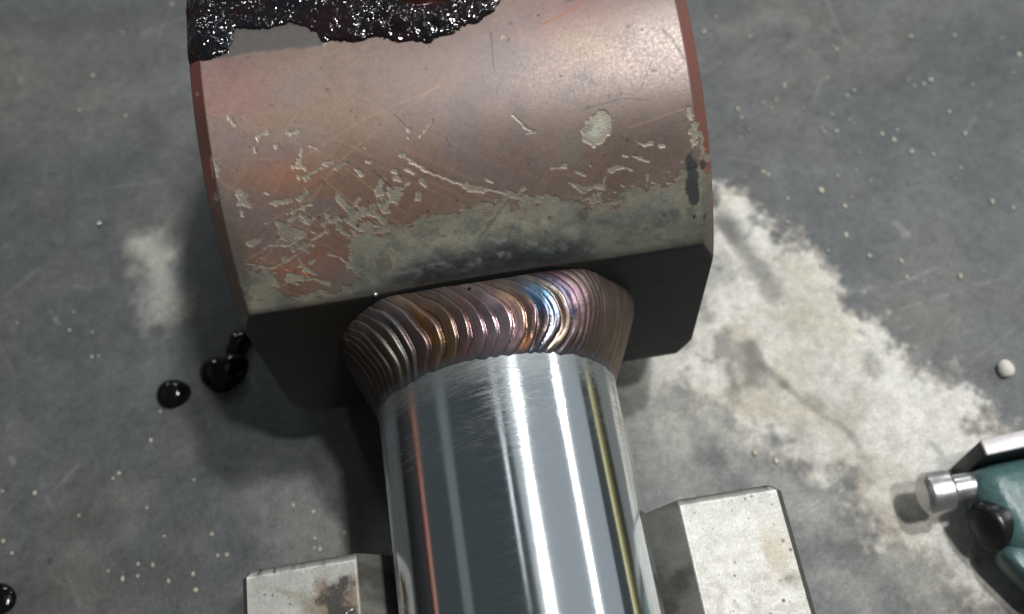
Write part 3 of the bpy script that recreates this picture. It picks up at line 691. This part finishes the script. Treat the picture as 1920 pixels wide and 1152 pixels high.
    dk = (0.10, 0.07, 0.06)
    ring(EYE_L, eR - 0.012, dk); ring(EYE_L, bore + 0.02, dk); ring(EYE_L, bore, dk); ring(EYE_L - 0.02, bore, dk)
    ring(-EYE_L + 0.02, bore, dk); ring(-EYE_L, bore, dk); ring(-EYE_L, bore + 0.02, dk); ring(-EYE_L, eL - 0.012, dk)
    V = np.concatenate([V] + cols, 0); tint = np.concatenate([tint] + tl, 0)
    surf = np.stack([rough, metal, np.full(rough.shape, 0.14) + 0.5 * bm_], -1)
    surf = np.concatenate([surf, np.broadcast_to(np.array((0.5, 0.3, 0.4)), (8, len(al), 3))], 0)
    ni, nj = V.shape[:2]
    o = np_mesh('eye', V.reshape(-1, 3), grid_faces(ni, nj, True, True), M_EYE, root, {'tint': tint, 'surf': surf})
    o.location = ROOT_OFF
    o['label'] = 'copper brown painted steel eye, chipped to grey metal along its lower edge'
    return o


eye = build_eye()


def build_grease():
    h = 0.0085
    xc = np.arange(-EYE_L + 0.003, 0.85, h); s = np.arange(-0.62, 0.62, h)
    X, Sx = np.meshgrid(xc, s, indexing='ij')
    sd = poly_sd(X, Sx, GREASE) + 0.05 * (fbm(X * 10, Sx * 10, 4, 301) - 0.5) + 0.025 * (fbm(X * 34, Sx * 34, 2, 303) - 0.5)
    dh = np.hypot(X - HOLE[0] - 0.05, Sx - HOLE[1] + 0.05)
    sd = np.minimum(sd, dh - 0.385)
    ridge = fbm(X * 2.6, Sx * 5.0, 4, 307)
    t = 0.012 + np.clip(sd, 0, 0.3) ** 0.5 * 0.10 * (0.25 + 1.1 * ridge)
    t += 0.010 * (fbm(X * 14, Sx * 14, 3, 309) - 0.5) * sstep(0, 0.06, sd)
    for cx, cs, r, hh in ((-0.27, 0.335, 0.075, 0.07), (-0.42, 0.345, 0.06, 0.05), (-0.62, 0.40, 0.05, 0.04), (-0.86, 0.43, 0.06, 0.05), (0.02, 0.37, 0.05, 0.04)):
        t += hh * np.sqrt(np.clip(1 - ((X - cx) ** 2 + (Sx - cs) ** 2) / r ** 2, 0, 1))
    t = np.where(sd > 0, t, 0.012 + sd * 0.6)
    A = Sx / EYE_R
    RHO = eye_profile(X) + 0.006 + t
    V = np.stack([X, -RHO * np.sin(A), RHO * np.cos(A)], -1).reshape(-1, 3)
    F = grid_faces(len(xc), len(s))
    keep = (sd.ravel()[F] > -0.012).all(1)
    F = F[keep]
    used = np.unique(F); remap = np.full(len(V), -1); remap[used] = np.arange(len(used))
    o = np_mesh('grease_smear', V[used], remap[F], M_GREASE, eye)
    o['label'] = 'wet black grease smeared over the top of the eye'


build_grease()


def build_weld():
    th = np.radians(np.arange(-180, 180, 0.36)); nt = 90
    t = np.linspace(0, 1, nt)
    TH, T = np.meshgrid(th, t, indexing='ij')
    D = np.degrees(TH)
    seam = -2.60 + 0.035 * (fbm(D / 14, D * 0 + 2, 3, 401) - 0.5) + 0.02 * (fbm(D / 4, D * 0 + 5, 2, 403) - 0.5)
    ca = 1.01 / np.maximum(np.cos(TH), 0.3)
    hb = np.clip(0.5 + 0.5 * (ca - 1.265) / 0.14, 0, 1)
    ro = ca * (1 - hb) + 1.265 * hb - 0.14 * hb * (1 - hb) + 0.05 * sstep(45, 80, D) * sstep(130, 95, D)
    ro = ro + 0.035 * (fbm(D / 9, D * 0 + 1, 3, 405) - 0.5)
    r = 0.992 + (ro - 1.0) * T ** 1.7 + 0.135 * np.sin(np.pi * T) ** 0.8 * (0.4 + 0.6 * sstep(0.2, 0.8, np.cos(TH)))
    y = seam + (-EYE_D + 0.004 - seam) * T
    # ripples: crescents bulging towards +theta; wide on the left, tight on the right
    bulge = np.where(T > 0.30, 15 * (1 - ((T - 0.30) / 0.70) ** 2), 15 - 7 * ((0.30 - T) / 0.30) ** 2) * (1 - 0.5 * sstep(25, 55, D))
    wv = 4.0 * (fbm(D / 14, T * 1.8, 2, 407) - 0.5)
    u = D - bulge + wv
    dens = 0.155 + 0.135 * sstep(25, 50, u) - 0.02 * sstep(-50, -20, u) + 0.06 * sstep(-55, -80, u)
    # integrate spacing along u with one table
    ug = np.linspace(-230, 230, 4000)
    dg = 0.195 + 0.18 * sstep(22, 46, ug) - 0.02 * sstep(-50, -20, ug) + 0.06 * sstep(-55, -80, ug)
    dg = dg * (0.75 + 0.5 * fbm(ug / 7.0, ug * 0, 2, 409))
    pg = np.cumsum(dg) * (ug[1] - ug[0])
    ph = np.interp(u, ug, pg)
    ph = ph + 0.10 * (fbm(D / 6, T * 4, 3, 411) - 0.5)
    fr = ph - np.floor(ph)
    idx = np.floor(ph)
    per = _hash(idx, idx * 0, 77)
    amp = (0.030 - 0.017 * sstep(20, 45, u)) * (0.55 + 0.9 * per) * np.sin(np.pi * np.clip(T * 0.95 + 0.05, 0, 1)) ** 0.6
    saw = np.where(fr < 0.80, sstep(-0.15, 0.80, fr), 1 - sstep(0.80, 1.0, fr) * (1 - sstep(-0.15, 0.80, 0.0)))
    amp = amp * (1 - 0.8 * sstep(-32, -52, D))
    fine = np.sin(ph * 2 * np.pi * 3) * 0.0009
    r = r + amp * (saw - 0.5) + fine + 0.0025 * (fbm(D / 2.2, T * 14, 3, 413) - 0.5)
    y = y - amp * 0.4 * (saw - 0.5) * np.sin(np.pi * T)
    # --- heat tint by position round the joint
    stops = [(-180, (96, 84, 76)), (-75, (98, 82, 72)), (-52, (112, 100, 84)), (-44, (104, 98, 88)), (-38, (96, 106, 96)), (-33, (50, 92, 132)), (-28, (60, 36, 62)), (-24, (96, 52, 60)), (-21, (168, 118, 44)),
             (-17, (176, 126, 52)), (-14, (150, 84, 66)), (-11, (132, 112, 116)), (-8, (172, 108, 96)), (-5, (138, 118, 122)), (-2, (156, 116, 122)), (1, (138, 122, 140)), (4, (182, 142, 152)), (7, (190, 176, 190)), (10, (225, 180, 190)),
             (13, (214, 176, 106)), (16, (210, 140, 96)), (18, (140, 110, 112)), (20, (150, 90, 60)), (22, (54, 74, 124)), (25, (92, 152, 198)), (28, (138, 168, 160)), (31, (176, 150, 120)), (34, (84, 122, 146)), (37, (48, 60, 88)), (40, (84, 60, 80)), (46, (112, 92, 90)),
             (55, (112, 94, 88)), (66, (116, 102, 90)), (90, (120, 106, 88)), (180, (96, 84, 76))]
    sa = np.array([s[0] for s in stops], float); sc_ = np.array([lin(*s[1]) for s in stops])
    uu = D - bulge + 13 + 5.0 * (fbm(D / 8, T * 3, 3, 415) - 0.5) - 3.2 * (saw - 0.5) + 5 * (per - 0.5)
    tint = np.stack([np.interp(uu, sa, sc_[:, i]) for i in range(3)], -1)
    pat = sstep(0.44, 0.64, fbm(uu / 5.5, T * 2.2 + 3, 3, 421) + 0.16 * np.exp(-((D - 10) / 18) ** 2))
    grey = np.empty(tint.shape); grey[:] = lin(106, 92, 88)
    tint = mix(grey, tint, np.clip((0.22 + 0.66 * pat) * (1 - 0.25 * sstep(-8, -20, D)), 0, 1))
    tint = mix(tint, lin(196, 176, 182), 0.45 * np.exp(-((D - 5) / 9) ** 2) * sstep(0.62, 0.30, T))  # pale glare at the bead's centre painted into the tint
    dull = np.empty(tint.shape); dull[:] = lin(122, 108, 102)
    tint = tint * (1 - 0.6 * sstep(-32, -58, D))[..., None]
    dull *= 0.50 * (0.7 + 0.6 * per)[..., None]
    hi = sstep(0.50, 0.86, T + 0.25 * (fbm(D / 9, T * 2, 3, 417) - 0.5)) * (1 - 0.75 * np.exp(-((D - 30) / 9) ** 2))
    tint = mix(tint, dull, hi * 0.85)
    tint = mix(tint, lin(190, 172, 160), 0.16 * np.exp(-((fr - 0.80) / 0.07) ** 2))  # ripple crests lightened, thin glints put into the tint
    tint = mix(tint, lin(34, 29, 30), 0.62 * np.exp(-((((fr + 0.5) % 1.0) - 0.50) / 0.10) ** 2))  # ripple valleys darkened, crease shade put into the tint
    toe = sstep(0.12, 0.02, T + 0.05 * (fbm(D / 3, T, 2, 419) - 0.5))
    tint = mix(tint, lin(120, 125, 135), toe * 0.6)
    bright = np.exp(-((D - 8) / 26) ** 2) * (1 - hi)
    tint = tint * (1 + 0.30 * bright)[..., None]  # centre brightened, part of the highlight painted into the tint
    rough = 0.44 - 0.28 * bright + 0.10 * hi + 0.08 * sstep(-30, -60, D) + 0.06 * (per - 0.5)
    metal = np.full(D.shape, 0.85) - 0.25 * hi
    surf = np.stack([rough, metal, rough], -1)
    V = np.stack([r * np.sin(TH), y, r * np.cos(TH)], -1).reshape(-1, 3)
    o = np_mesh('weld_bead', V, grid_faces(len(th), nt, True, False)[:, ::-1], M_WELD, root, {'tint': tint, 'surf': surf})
    o.location = ROOT_OFF
    o['label'] = 'rippled weld bead tinted blue, gold and purple by heat'


build_weld()


def spatter_beads():
    rnd = random.Random(17)
    xs, ss = SPATTER_EYE
    a = ss / EYE_R
    spots = [(Vector((xs, -2.20 * math.sin(a), 2.20 * math.cos(a))), 0.020, M_STEEL)]
    for deg, y, r in ((-4, -2.02, 1.07), (26, -2.12, 1.12), (48, -2.25, 1.13), (36, -2.40, 1.10)):
        q = math.radians(deg)
        spots.append((Vector((r * math.sin(q), y, r * math.cos(q))), 0.014, M_RUBBER))
    for p, r, m in spots:
        bm = bmesh.new(); bmesh.ops.create_icosphere(bm, subdivisions=2, radius=r)
        for v in bm.verts: v.co += p
        o = bm_object('spatter_bead', bm, m, root, 90)
        o.location = ROOT_OFF


spatter_beads()


def build_rod():
    th = np.linspace(0, 2 * np.pi, 257)[:-1]
    ys = np.concatenate([np.linspace(-2.2, -9.0, 60), [-9.03, -9.03, -9.03]])
    rr = np.concatenate([np.full(60, 1.0), [0.97, 0.6, 0.01]])
    Yg, TH = np.meshgrid(ys, th, indexing='ij'); RG = np.broadcast_to(rr[:, None], Yg.shape)
    V = np.stack([RG * np.sin(TH), Yg, RG * np.cos(TH)], -1).reshape(-1, 3)
    o = np_mesh('rod', V, grid_faces(len(ys), len(th), False, True), M_ROD, root)
    o.location = ROOT_OFF
    o['label'] = 'polished chrome rod with bright lamp streaks'


build_rod()


def dome(name, cx, cy, outline, height, mat, parent=None, seg=72, rings=14, z0=TZ, contact=0.9):
    """low liquid dome whose outline radius is a function of angle"""
    bm = bmesh.new()
    top = bm.verts.new((0, 0, height))
    prev = None
    for k in range(1, rings + 1):
        q = k / rings
        z = height * max(0.0, 1 - q ** 2.4) ** 0.62
        row = []
        for i in range(seg):
            a = 2 * math.pi * i / seg
            r = outline(a)
            row.append(bm.verts.new((r * q * math.cos(a), r * q * math.sin(a), z)))
        for i in range(seg):
            j = (i + 1) % seg
            if prev is None: bm.faces.new((top, row[i], row[j]))
            else: bm.faces.new((prev[i], row[i], row[j], prev[j]))
        prev = row
    bm.faces.new(prev[::-1])
    o = bm_object(name, bm, mat, parent, 80)
    o.location = Vector((cx, cy, z0 - 0.006)) * S
    return o


OILG = 'drops of black oil on the bench'
o = dome('oil_drop', *OIL[0], lambda a: 0.185 * (1 + 0.05 * math.cos(2 * a + 0.4) + 0.03 * math.cos(3 * a)), 0.13, M_OIL)
tag(o, 'small round black oil drop standing alone on the bench left of the eye', 'oil drop', OILG)
o = dome('oil_drop', *OIL[1], lambda a: 0.245 * (1 + 0.10 * math.cos(2 * a) + 0.07 * math.cos(3 * a - 1.3) + 0.16 * math.exp(-((a - 0.75) / 0.4) ** 2)), 0.17, M_OIL)
tag(o, 'large black oil drop between the lone drop and the eye', 'oil drop', OILG)
o = dome('oil_drop', *OIL[2], lambda a: 0.16 * (1 + 0.22 * math.cos(2 * a - 2.2) + 0.06 * math.cos(3 * a)), 0.11, M_OIL)
tag(o, 'small black oil drop touching the corner of the eye', 'oil drop', OILG)
o = dome('oil_drop', OIL[3][0] - 0.10, OIL[3][1], lambda a: 0.20 * (1 + 0.16 * math.cos(2 * a - 1.0) + 0.09 * math.cos(3 * a + 1)), 0.08, M_OIL)
tag(o, 'flat black oil blot at the bottom left edge of the photo', 'oil drop', OILG)

# ------------------------------------------------------------------ v block under the rod
def bevel_box(bm, lo, hi, bev, seg=2):
    c = bmesh.ops.create_cube(bm, size=1.0)
    for v in c['verts']:
        v.co = Vector([(lo[i] + hi[i]) / 2 + v.co[i] * (hi[i] - lo[i]) for i in range(3)])
    bmesh.ops.bevel(bm, geom=list({e for v in c['verts'] for e in v.link_edges}), offset=bev, segments=seg, affect='EDGES', profile=0.5)


def build_block():
    vb = empty('v_block', (0, -5.0, TZ))
    tag(vb, 'ground steel v block cradling the chrome rod, rust stained on top', 'v block')
    zt, vt = -0.10, 1.316
    # cross section, dense along the top lands
    nx = 120
    pts = []
    def seg(p, q, n):
        for i in range(n):
            f = i / n
            pts.append((p[0] + (q[0] - p[0]) * f, p[1] + (q[1] - p[1]) * f))
    b = 0.055
    xl, xr = -2.235, 2.155
    seg((xl, TZ + 0.002), (xl, zt - b), 12); seg((xl, zt - b), (xl + 0.045, zt), 6)
    seg((xl + 0.045, zt), (-vt, zt), nx)
    seg((-vt, zt), (-0.16, zt - (vt - 0.16)), 90)
    seg((-0.16, zt - (vt - 0.16)), (-0.16, -1.62), 4); seg((-0.16, -1.62), (0.16, -1.62), 6); seg((0.16, -1.62), (0.16, zt - (vt - 0.16)), 4)
    seg((0.16, zt - (vt - 0.16)), (vt, zt), 90)
    seg((vt, zt), (xr - 0.05, zt), nx); seg((xr - 0.05, zt), (xr, zt - b), 6); seg((xr, zt - b), (xr, TZ + 0.002), 12)
    seg((xr, TZ + 0.002), (xl, TZ + 0.002), 8)
    P = np.array(pts)
    yf, yb, cb = -3.595, -6.6, 0.06
    ys = np.concatenate([[yf, yf], np.linspace(yf - cb, -5.0, 190), np.linspace(-5.2, yb, 8), [yb]])
    n = len(P)
    Yg = np.repeat(ys[:, None], n, 1); Xg = np.repeat(P[None, :, 0], len(ys), 0); Zg = np.repeat(P[None, :, 1], len(ys), 0)
    # front bevel: the first rings are pulled in along the section's outward normal
    cx = 0.0
    inset = np.zeros(len(ys)); inset[1] = cb * 0.75
    k = inset[1]
    topish = (np.abs(Xg[1]) > 0.2) & (Zg[1] > -1.5)
    Zg[1] = np.where(topish, Zg[1] - k, Zg[1])
    Xg[1] = np.where(Xg[1] < -2.1, Xg[1] + k, np.where(Xg[1] > 2.05, Xg[1] - k, Xg[1]))
    # first and last ring collapse to close the ends
    for r in (0, -1):
        Zg[r] = np.minimum(Zg[r], -1.64)
        Xg[r] = np.clip(Xg[r], xl + k, xr - k)
    top = (Zg > zt - 0.004)
    lft = Xg < 0
    tint = np.empty(Xg.shape + (3,)); tint[:] = (0.50, 0.495, 0.47)
    tint = np.where(lft[..., None], np.array((0.355, 0.36, 0.335)), tint)  # left half darker, shade from the rod painted into the tint
    f1 = fbm(Xg * 2.2, Yg * 2.2, 5, 501, 0.6); f2 = fbm(Xg * 10, Yg * 10, 4, 503, 0.6)
    tint *= (0.78 + 0.44 * f1)[..., None] * (0.86 + 0.28 * f2)[..., None]
    tint = mix(tint, (0.34, 0.27, 0.16), 0.55 * np.exp(-(((Xg - 1.93) / 0.17) ** 2 + ((Yg + 4.14) / 0.20) ** 2)) * sstep(0.36, 0.6, fbm(Xg * 5, Yg * 5, 4, 505)))
    tint = mix(tint, (0.12, 0.10, 0.08), 0.8 * np.exp(-(((Xg - 2.02) / 0.06) ** 2 + ((Yg + 4.36) / 0.05) ** 2)))
    tint = mix(tint, (0.30, 0.275, 0.235), 0.45 * sstep(-3.9, -4.4, Yg) * sstep(0.45, 0.7, fbm(Xg * 16, Yg * 16, 3, 507)))
    # rust and black soot at the inner edge of the left land
    dd = np.hypot((Xg + 1.47) / 0.20, (Yg + 4.03) / 0.17)
    tint = mix(tint, (0.16, 0.10, 0.05), 0.8 * sstep(1.9, 0.9, dd + 1.2 * (f2 - 0.5)))
    tint = mix(tint, (0.022, 0.022, 0.024), 0.9 * sstep(1.15, 0.7, dd + 2.6 * (f1 - 0.5) + 1.0 * (f2 - 0.5)))
    tint = mix(tint, (0.20, 0.16, 0.10), 0.5 * np.exp(-(((Xg + 1.85) / 0.16) ** 2 + ((Yg + 3.84 + 0.4 * (Xg + 1.85)) / 0.03) ** 2)))
    rnd = random.Random(8)
    for i in range(150):
        px, py, pr = rnd.choice((-1, 1)) * rnd.uniform(1.32, 2.15), rnd.uniform(-4.9, -3.65), 0.004 + 0.011 * rnd.random() ** 4
        d = np.hypot(Xg - px, Yg - py)
        m = sstep(pr * 1.5, pr * 0.5, d)
        if m.any():
            tint = mix(tint, (0.05, 0.045, 0.04), m * rnd.uniform(0.4, 0.95) * top)
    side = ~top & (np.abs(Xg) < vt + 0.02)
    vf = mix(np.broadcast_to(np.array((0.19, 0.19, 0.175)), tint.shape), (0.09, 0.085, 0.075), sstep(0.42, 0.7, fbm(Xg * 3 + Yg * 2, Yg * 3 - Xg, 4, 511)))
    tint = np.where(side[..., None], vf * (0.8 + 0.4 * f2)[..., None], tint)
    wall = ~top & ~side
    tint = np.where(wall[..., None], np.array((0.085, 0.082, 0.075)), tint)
    edge = np.exp(-((np.abs(Xg) - vt) / 0.012) ** 2) * top
    tint = mix(tint, (0.62, 0.61, 0.58), 0.6 * edge)
    tint = mix(tint, (0.62, 0.61, 0.58), 0.6 * np.exp(-((Yg - yf + cb + 0.005) / 0.012) ** 2) * top * (f2 > 0.45))
    rough = np.where(top, 0.50, 0.42) + 0.1 * (f1 - 0.5)
    surf = np.stack([rough, np.full(rough.shape, 0.25), np.full(rough.shape, 0.5)], -1)
    V = np.stack([Xg, Yg, Zg], -1).reshape(-1, 3)
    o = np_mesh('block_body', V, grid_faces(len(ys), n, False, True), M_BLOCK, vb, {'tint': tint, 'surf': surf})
    o.data.set_sharp_from_angle(angle=math.radians(30))
    o.location = -vb.location
    return vb


build_block()

# curl of bright swarf lying on the sooty corner of the block
def build_swarf():
    bm = bmesh.new()
    path = []
    for i in range(22):
        a = math.radians(175 - i * 5.5)
        path.append(Vector((0.062 * math.cos(a), 0.060 * math.sin(a), 0.028 + 0.02 * math.sin(i * 0.35))))
    rows = []
    for i, p in enumerate(path):
        d = (path[min(i + 1, 21)] - path[max(i - 1, 0)]).normalized()
        sd = d.cross(Vector((0, 0, 1))).normalized(); up = Vector((0, 0, 1))
        w = 0.013 * math.sin(math.pi * (i + 1.5) / 24) ** 0.4
        rows.append([bm.verts.new(p + sd * w * math.cos(k * math.pi / 4) + up * 0.008 * math.sin(k * math.pi / 4)) for k in range(8)])
    for a, b in zip(rows[:-1], rows[1:]):
        for k in range(8):
            bm.faces.new((a[k], a[(k + 1) % 8], b[(k + 1) % 8], b[k]))
    bm.faces.new(rows[0]); bm.faces.new(rows[-1][::-1])
    o = bm_object('swarf_curl', bm, M_STEEL, None, 50)
    o.location = Vector((-1.36, -4.10, -0.10)) * S
    tag(o, 'bright curl of metal swarf on the sooty inner corner of the v block', 'metal chip')


build_swarf()

# ------------------------------------------------------------------ teal enamelled tool at the right edge
def prism(bm, outline, z0, z1, bev, seg=4, bottom_bev=False):
    lo = [bm.verts.new((x, y, z0)) for x, y in outline]; hi = [bm.verts.new((x, y, z1)) for x, y in outline]
    n = len(lo)
    ft = bm.faces.new(hi); bm.faces.new(lo[::-1])
    for i in range(n):
        j = (i + 1) % n
        bm.faces.new((lo[i], lo[j], hi[j], hi[i]))
    bmesh.ops.bevel(bm, geom=list(ft.edges), offset=bev, segments=seg, affect='EDGES', profile=0.5)


def rounded_slab(bm, outline, z0, z1, r, n=7):
    """smooth outline (clockwise or not), top edge rolled over with radius r"""
    pts = [Vector((x, y)) for x, y in outline]
    for _ in range(3):
        q = []
        for i in range(len(pts)):
            a, b = pts[i], pts[(i + 1) % len(pts)]
            q += [a * 0.75 + b * 0.25, a * 0.25 + b * 0.75]
        pts = q
    m = len(pts)
    ym = (max(p.y for p in pts) + min(p.y for p in pts)) / 2
    nr = [(p - Vector((max(p.x, 5.0), ym))).normalized() for p in pts]
    rings = [(0.05, z0), (0.0, z0 + 0.05)]
    for k in range(n + 1):
        a = math.pi / 2 * k / n
        rings.append((r * (1 - math.cos(a)), z1 - r * (1 - math.sin(a))))
    prev = first = None
    for ins, z in rings:
        row = [bm.verts.new((*(p - v * ins), z)) for p, v in zip(pts, nr)]
        if prev:
            for i in range(m):
                bm.faces.new((prev[i], prev[(i + 1) % m], row[(i + 1) % m], row[i]))
        else: first = row
        prev = row
    row = [bm.verts.new((max(p.x, 5.0), ym, z1 + 0.012)) for p in pts]
    for i in range(m):
        bm.faces.new((prev[i], prev[(i + 1) % m], row[(i + 1) % m], row[i]))
    bm.faces.new(first[::-1])
    bmesh.ops.remove_doubles(bm, verts=row, dist=1e-5)


def disc_stack(bm, origin, axis, prof, seg=40, ridges=0, rid_amp=0.0, rid_rows=()):
    """lathe along an axis: prof is a list of (distance, radius)"""
    ax = Vector(axis).normalized()
    u = ax.cross(Vector((0, 0, 1))).normalized(); w = u.cross(ax)
    prev = None; first = None
    for pi, (dd, r) in enumerate(prof):
        row = []
        for i in range(seg):
            a = 2 * math.pi * i / seg
            rr = r * (1 + (rid_amp * (1 if (i % 2) else -1) if pi in rid_rows else 0))
            row.append(bm.verts.new(Vector(origin) + ax * dd + (u * math.cos(a) + w * math.sin(a)) * rr))
        if prev:
            for i in range(seg):
                bm.faces.new((prev[i], prev[(i + 1) % seg], row[(i + 1) % seg], row[i]))
        else:
            first = row
        prev = row
    bm.faces.new(first[::-1]); bm.faces.new(prev)


def build_tool():
    t = empty('micrometer', (5.0, -3.6, TZ))
    tag(t, 'teal enamelled micrometer with steel plate, plunger knob and black rubber button', 'measuring tool')
    off = -t.location
    def fix(o):
        o.location = off
        return o
    # enamelled frame
    outl = [(8.2, -3.35), (5.5, -3.35), (4.40, -3.35), (4.31, -3.50), (4.34, -3.75), (4.40, -3.95), (4.46, -4.25), (5.5, -4.25), (8.2, -4.25)]
    bm = bmesh.new(); rounded_slab(bm, outl, TZ + 0.22, -1.45, 0.24)
    fix(bm_object('frame', bm, M_GREEN, t, 50))
    # lower flange
    outl = [(8.2, -4.05), (4.45, -4.06), (4.375, -4.18), (4.42, -4.30), (4.56, -4.55), (4.78, -4.90), (5.3, -5.6), (8.2, -5.6)]
    bm = bmesh.new(); rounded_slab(bm, outl, TZ + 0.30, -1.58, 0.14)
    fix(bm_object('flange', bm, M_GREEN, t, 50))
    # steel plate standing behind the frame
    bm = bmesh.new()
    bevel_box(bm, (0, 0, TZ + 0.004), (3.8, 0.155, -1.39), 0.018, 2)
    for v in bm.verts:
        x, y = v.co.x, v.co.y
        v.co.x = 4.452 + x * 0.9986 - y * 0.053; v.co.y = -3.335 + x * 0.053 + y * 0.9986
    fix(bm_object('plate', bm, M_PLATE, t, 30))
    bm = bmesh.new()
    bevel_box(bm, (-0.004, -0.004, -1.3895), (3.8, 0.159, -1.345), 0.018, 2)
    for v in bm.verts:
        x, y = v.co.x, v.co.y
        v.co.x = 4.452 + x * 0.9986 - y * 0.053; v.co.y = -3.335 + x * 0.053 + y * 0.9986
    fix(bm_object('ground_edge', bm, M_LAP, t, 30))
    # plunger: stem and knurled knob
    a = Vector((*KNOB[0], -1.70)); b = Vector((*KNOB[2], -1.70)); ax = (b - a).normalized()
    bm = bmesh.new(); disc_stack(bm, a + ax * 0.10, ax, [(0, 0.125), (0.15, 0.135), (0.55, 0.135), (0.60, 0.13)])
    fix(bm_object('stem', bm, M_STEEL, t, 40))
    bm = bmesh.new(); disc_stack(bm, a - ax * 0.03, ax, [(0, 0.02), (0.0, 0.155), (0.03, 0.195), (0.05, 0.205), (0.24, 0.205), (0.27, 0.185), (0.275, 0.12)], 48, 1, 0.012, (3, 4))
    fix(bm_object('knob', bm, M_STEEL, t, 30))
    # black rubber button on the sloping end
    c = Vector((*RUBBER[0], -1.68)); ax = Vector((-0.92, -0.30, 0.22))
    bm = bmesh.new(); disc_stack(bm, c - ax * 0.10 + Vector((0.06, 0.0, 0.0)), ax, [(0, 0.235), (0.10, 0.24), (0.15, 0.225), (0.17, 0.20), (0.165, 0.17), (0.18, 0.12), (0.19, 0.02)], 48)
    fix(bm_object('rubber_button', bm, M_RUBBER, t, 60))


build_tool()

# ------------------------------------------------------------------ small loose things
def lump(name, loc, r, squash, mat, seed, jitter=0.42, sub=3):
    bm = bmesh.new()
    bmesh.ops.create_icosphere(bm, subdivisions=sub, radius=r)
    rnd = random.Random(seed)
    ax = [(Vector((rnd.gauss(0, 1), rnd.gauss(0, 1), rnd.gauss(0, 1))).normalized(), rnd.uniform(-jitter, jitter)) for _ in range(7)]
    for v in bm.verts:
        n = v.co.normalized()
        v.co *= 1 + sum(k * max(0, n.dot(a)) ** 3 for a, k in ax)
        v.co.z *= squash
    o = bm_object(name, bm, mat, None, 80)
    o.location = Vector(loc) * S
    return o


o = lump('slag_pebble', (PEBBLE[0], PEBBLE[1], TZ + 0.05), 0.085, 0.8, M_PEBBLE, 4)
tag(o, 'white slag pebble on the dark bench above the teal tool', 'pebble')
o = lump('spatter_ball', (*DOTS[0][0], TZ + 0.02), 0.034, 0.9, M_STEEL, 9, 0.05)
tag(o, 'single bright steel spatter ball on the bench left of the eye', 'spatter ball')


def build_spatter():
    bm = bmesh.new()
    rnd = random.Random(21)
    spots = [(x, y, r) for (x, y), r in DOTS[1:]]
    for i in range(70):
        spots.append((rnd.uniform(-6.4, 8), rnd.uniform(-4.8, 5.8), 0.005 + 0.012 * rnd.random() ** 2))
    for i in range(30):
        spots.append((rnd.gauss(4.8, 1.2), rnd.gauss(1.0, 1.4), 0.008 + 0.014 * rnd.random()))
    for x, y, r in spots:
        m = Matrix.Translation((x, y, TZ + r * 0.15)) @ Matrix.Diagonal((r * rnd.uniform(0.7, 1.15), r * rnd.uniform(0.7, 1.5), r * 0.28, 1)) @ Matrix.Rotation(rnd.uniform(0, 3), 4, 'Z')
        bmesh.ops.create_icosphere(bm, subdivisions=1, radius=1.0, matrix=m)
    o = bm_object('weld_spatter', bm, M_SPATTER, None, 90)
    tag(o, 'pale specks of weld spatter scattered over the bench', 'weld spatter', kind='stuff')


build_spatter()
# ------------------------------------------------------------------ unseen pipes and case, added for reflections in the chrome

def pipe(name, x, y0, y1, r, wall, mat, z=TZ):
    bm = bmesh.new()
    disc_stack(bm, (x, y0, z + r + 0.002), (0, 1, 0), [(0.05, r - wall), (0, r - wall), (0, r), (y1 - y0, r), (y1 - y0, r - wall), (y1 - y0 - 0.05, r - wall)], 64)
    return bm_object(name, bm, mat, None, 40)


M_YELLOW = simple('added_yellow_paint', (0.72, 0.64, 0.30), 0.4, 0, 0.08, 6)
M_COPPER = simple('added_copper', (0.36, 0.155, 0.11), 0.45, 0.3, 0.1, 6)
M_ADDED_CASE = simple('added_case_black', (0.020, 0.021, 0.024), 0.6, 0, 0.15, 6)
o = pipe('added_yellow_pipe', 11.0, -11, 9, 1.0, 0.12, M_YELLOW)
tag(o, 'unseen yellow pipe beyond the right edge, added for its streak in the rod', 'pipe')
bm = bmesh.new()
bevel_box(bm, (-10.0, -11, TZ + 0.003), (-7.6, 9, 0.55), 0.12, 3)
o = bm_object('added_dark_case', bm, M_ADDED_CASE, None, 30)
tag(o, 'unseen black case beyond the left edge, added as a dark reflection in the rod', 'case')
o = pipe('added_copper_pipe', -8.6, -10.5, 8.5, 0.55, 0.08, M_COPPER, 0.55)
tag(o, 'unseen copper pipe on the black case, added for its streak in the rod', 'pipe')
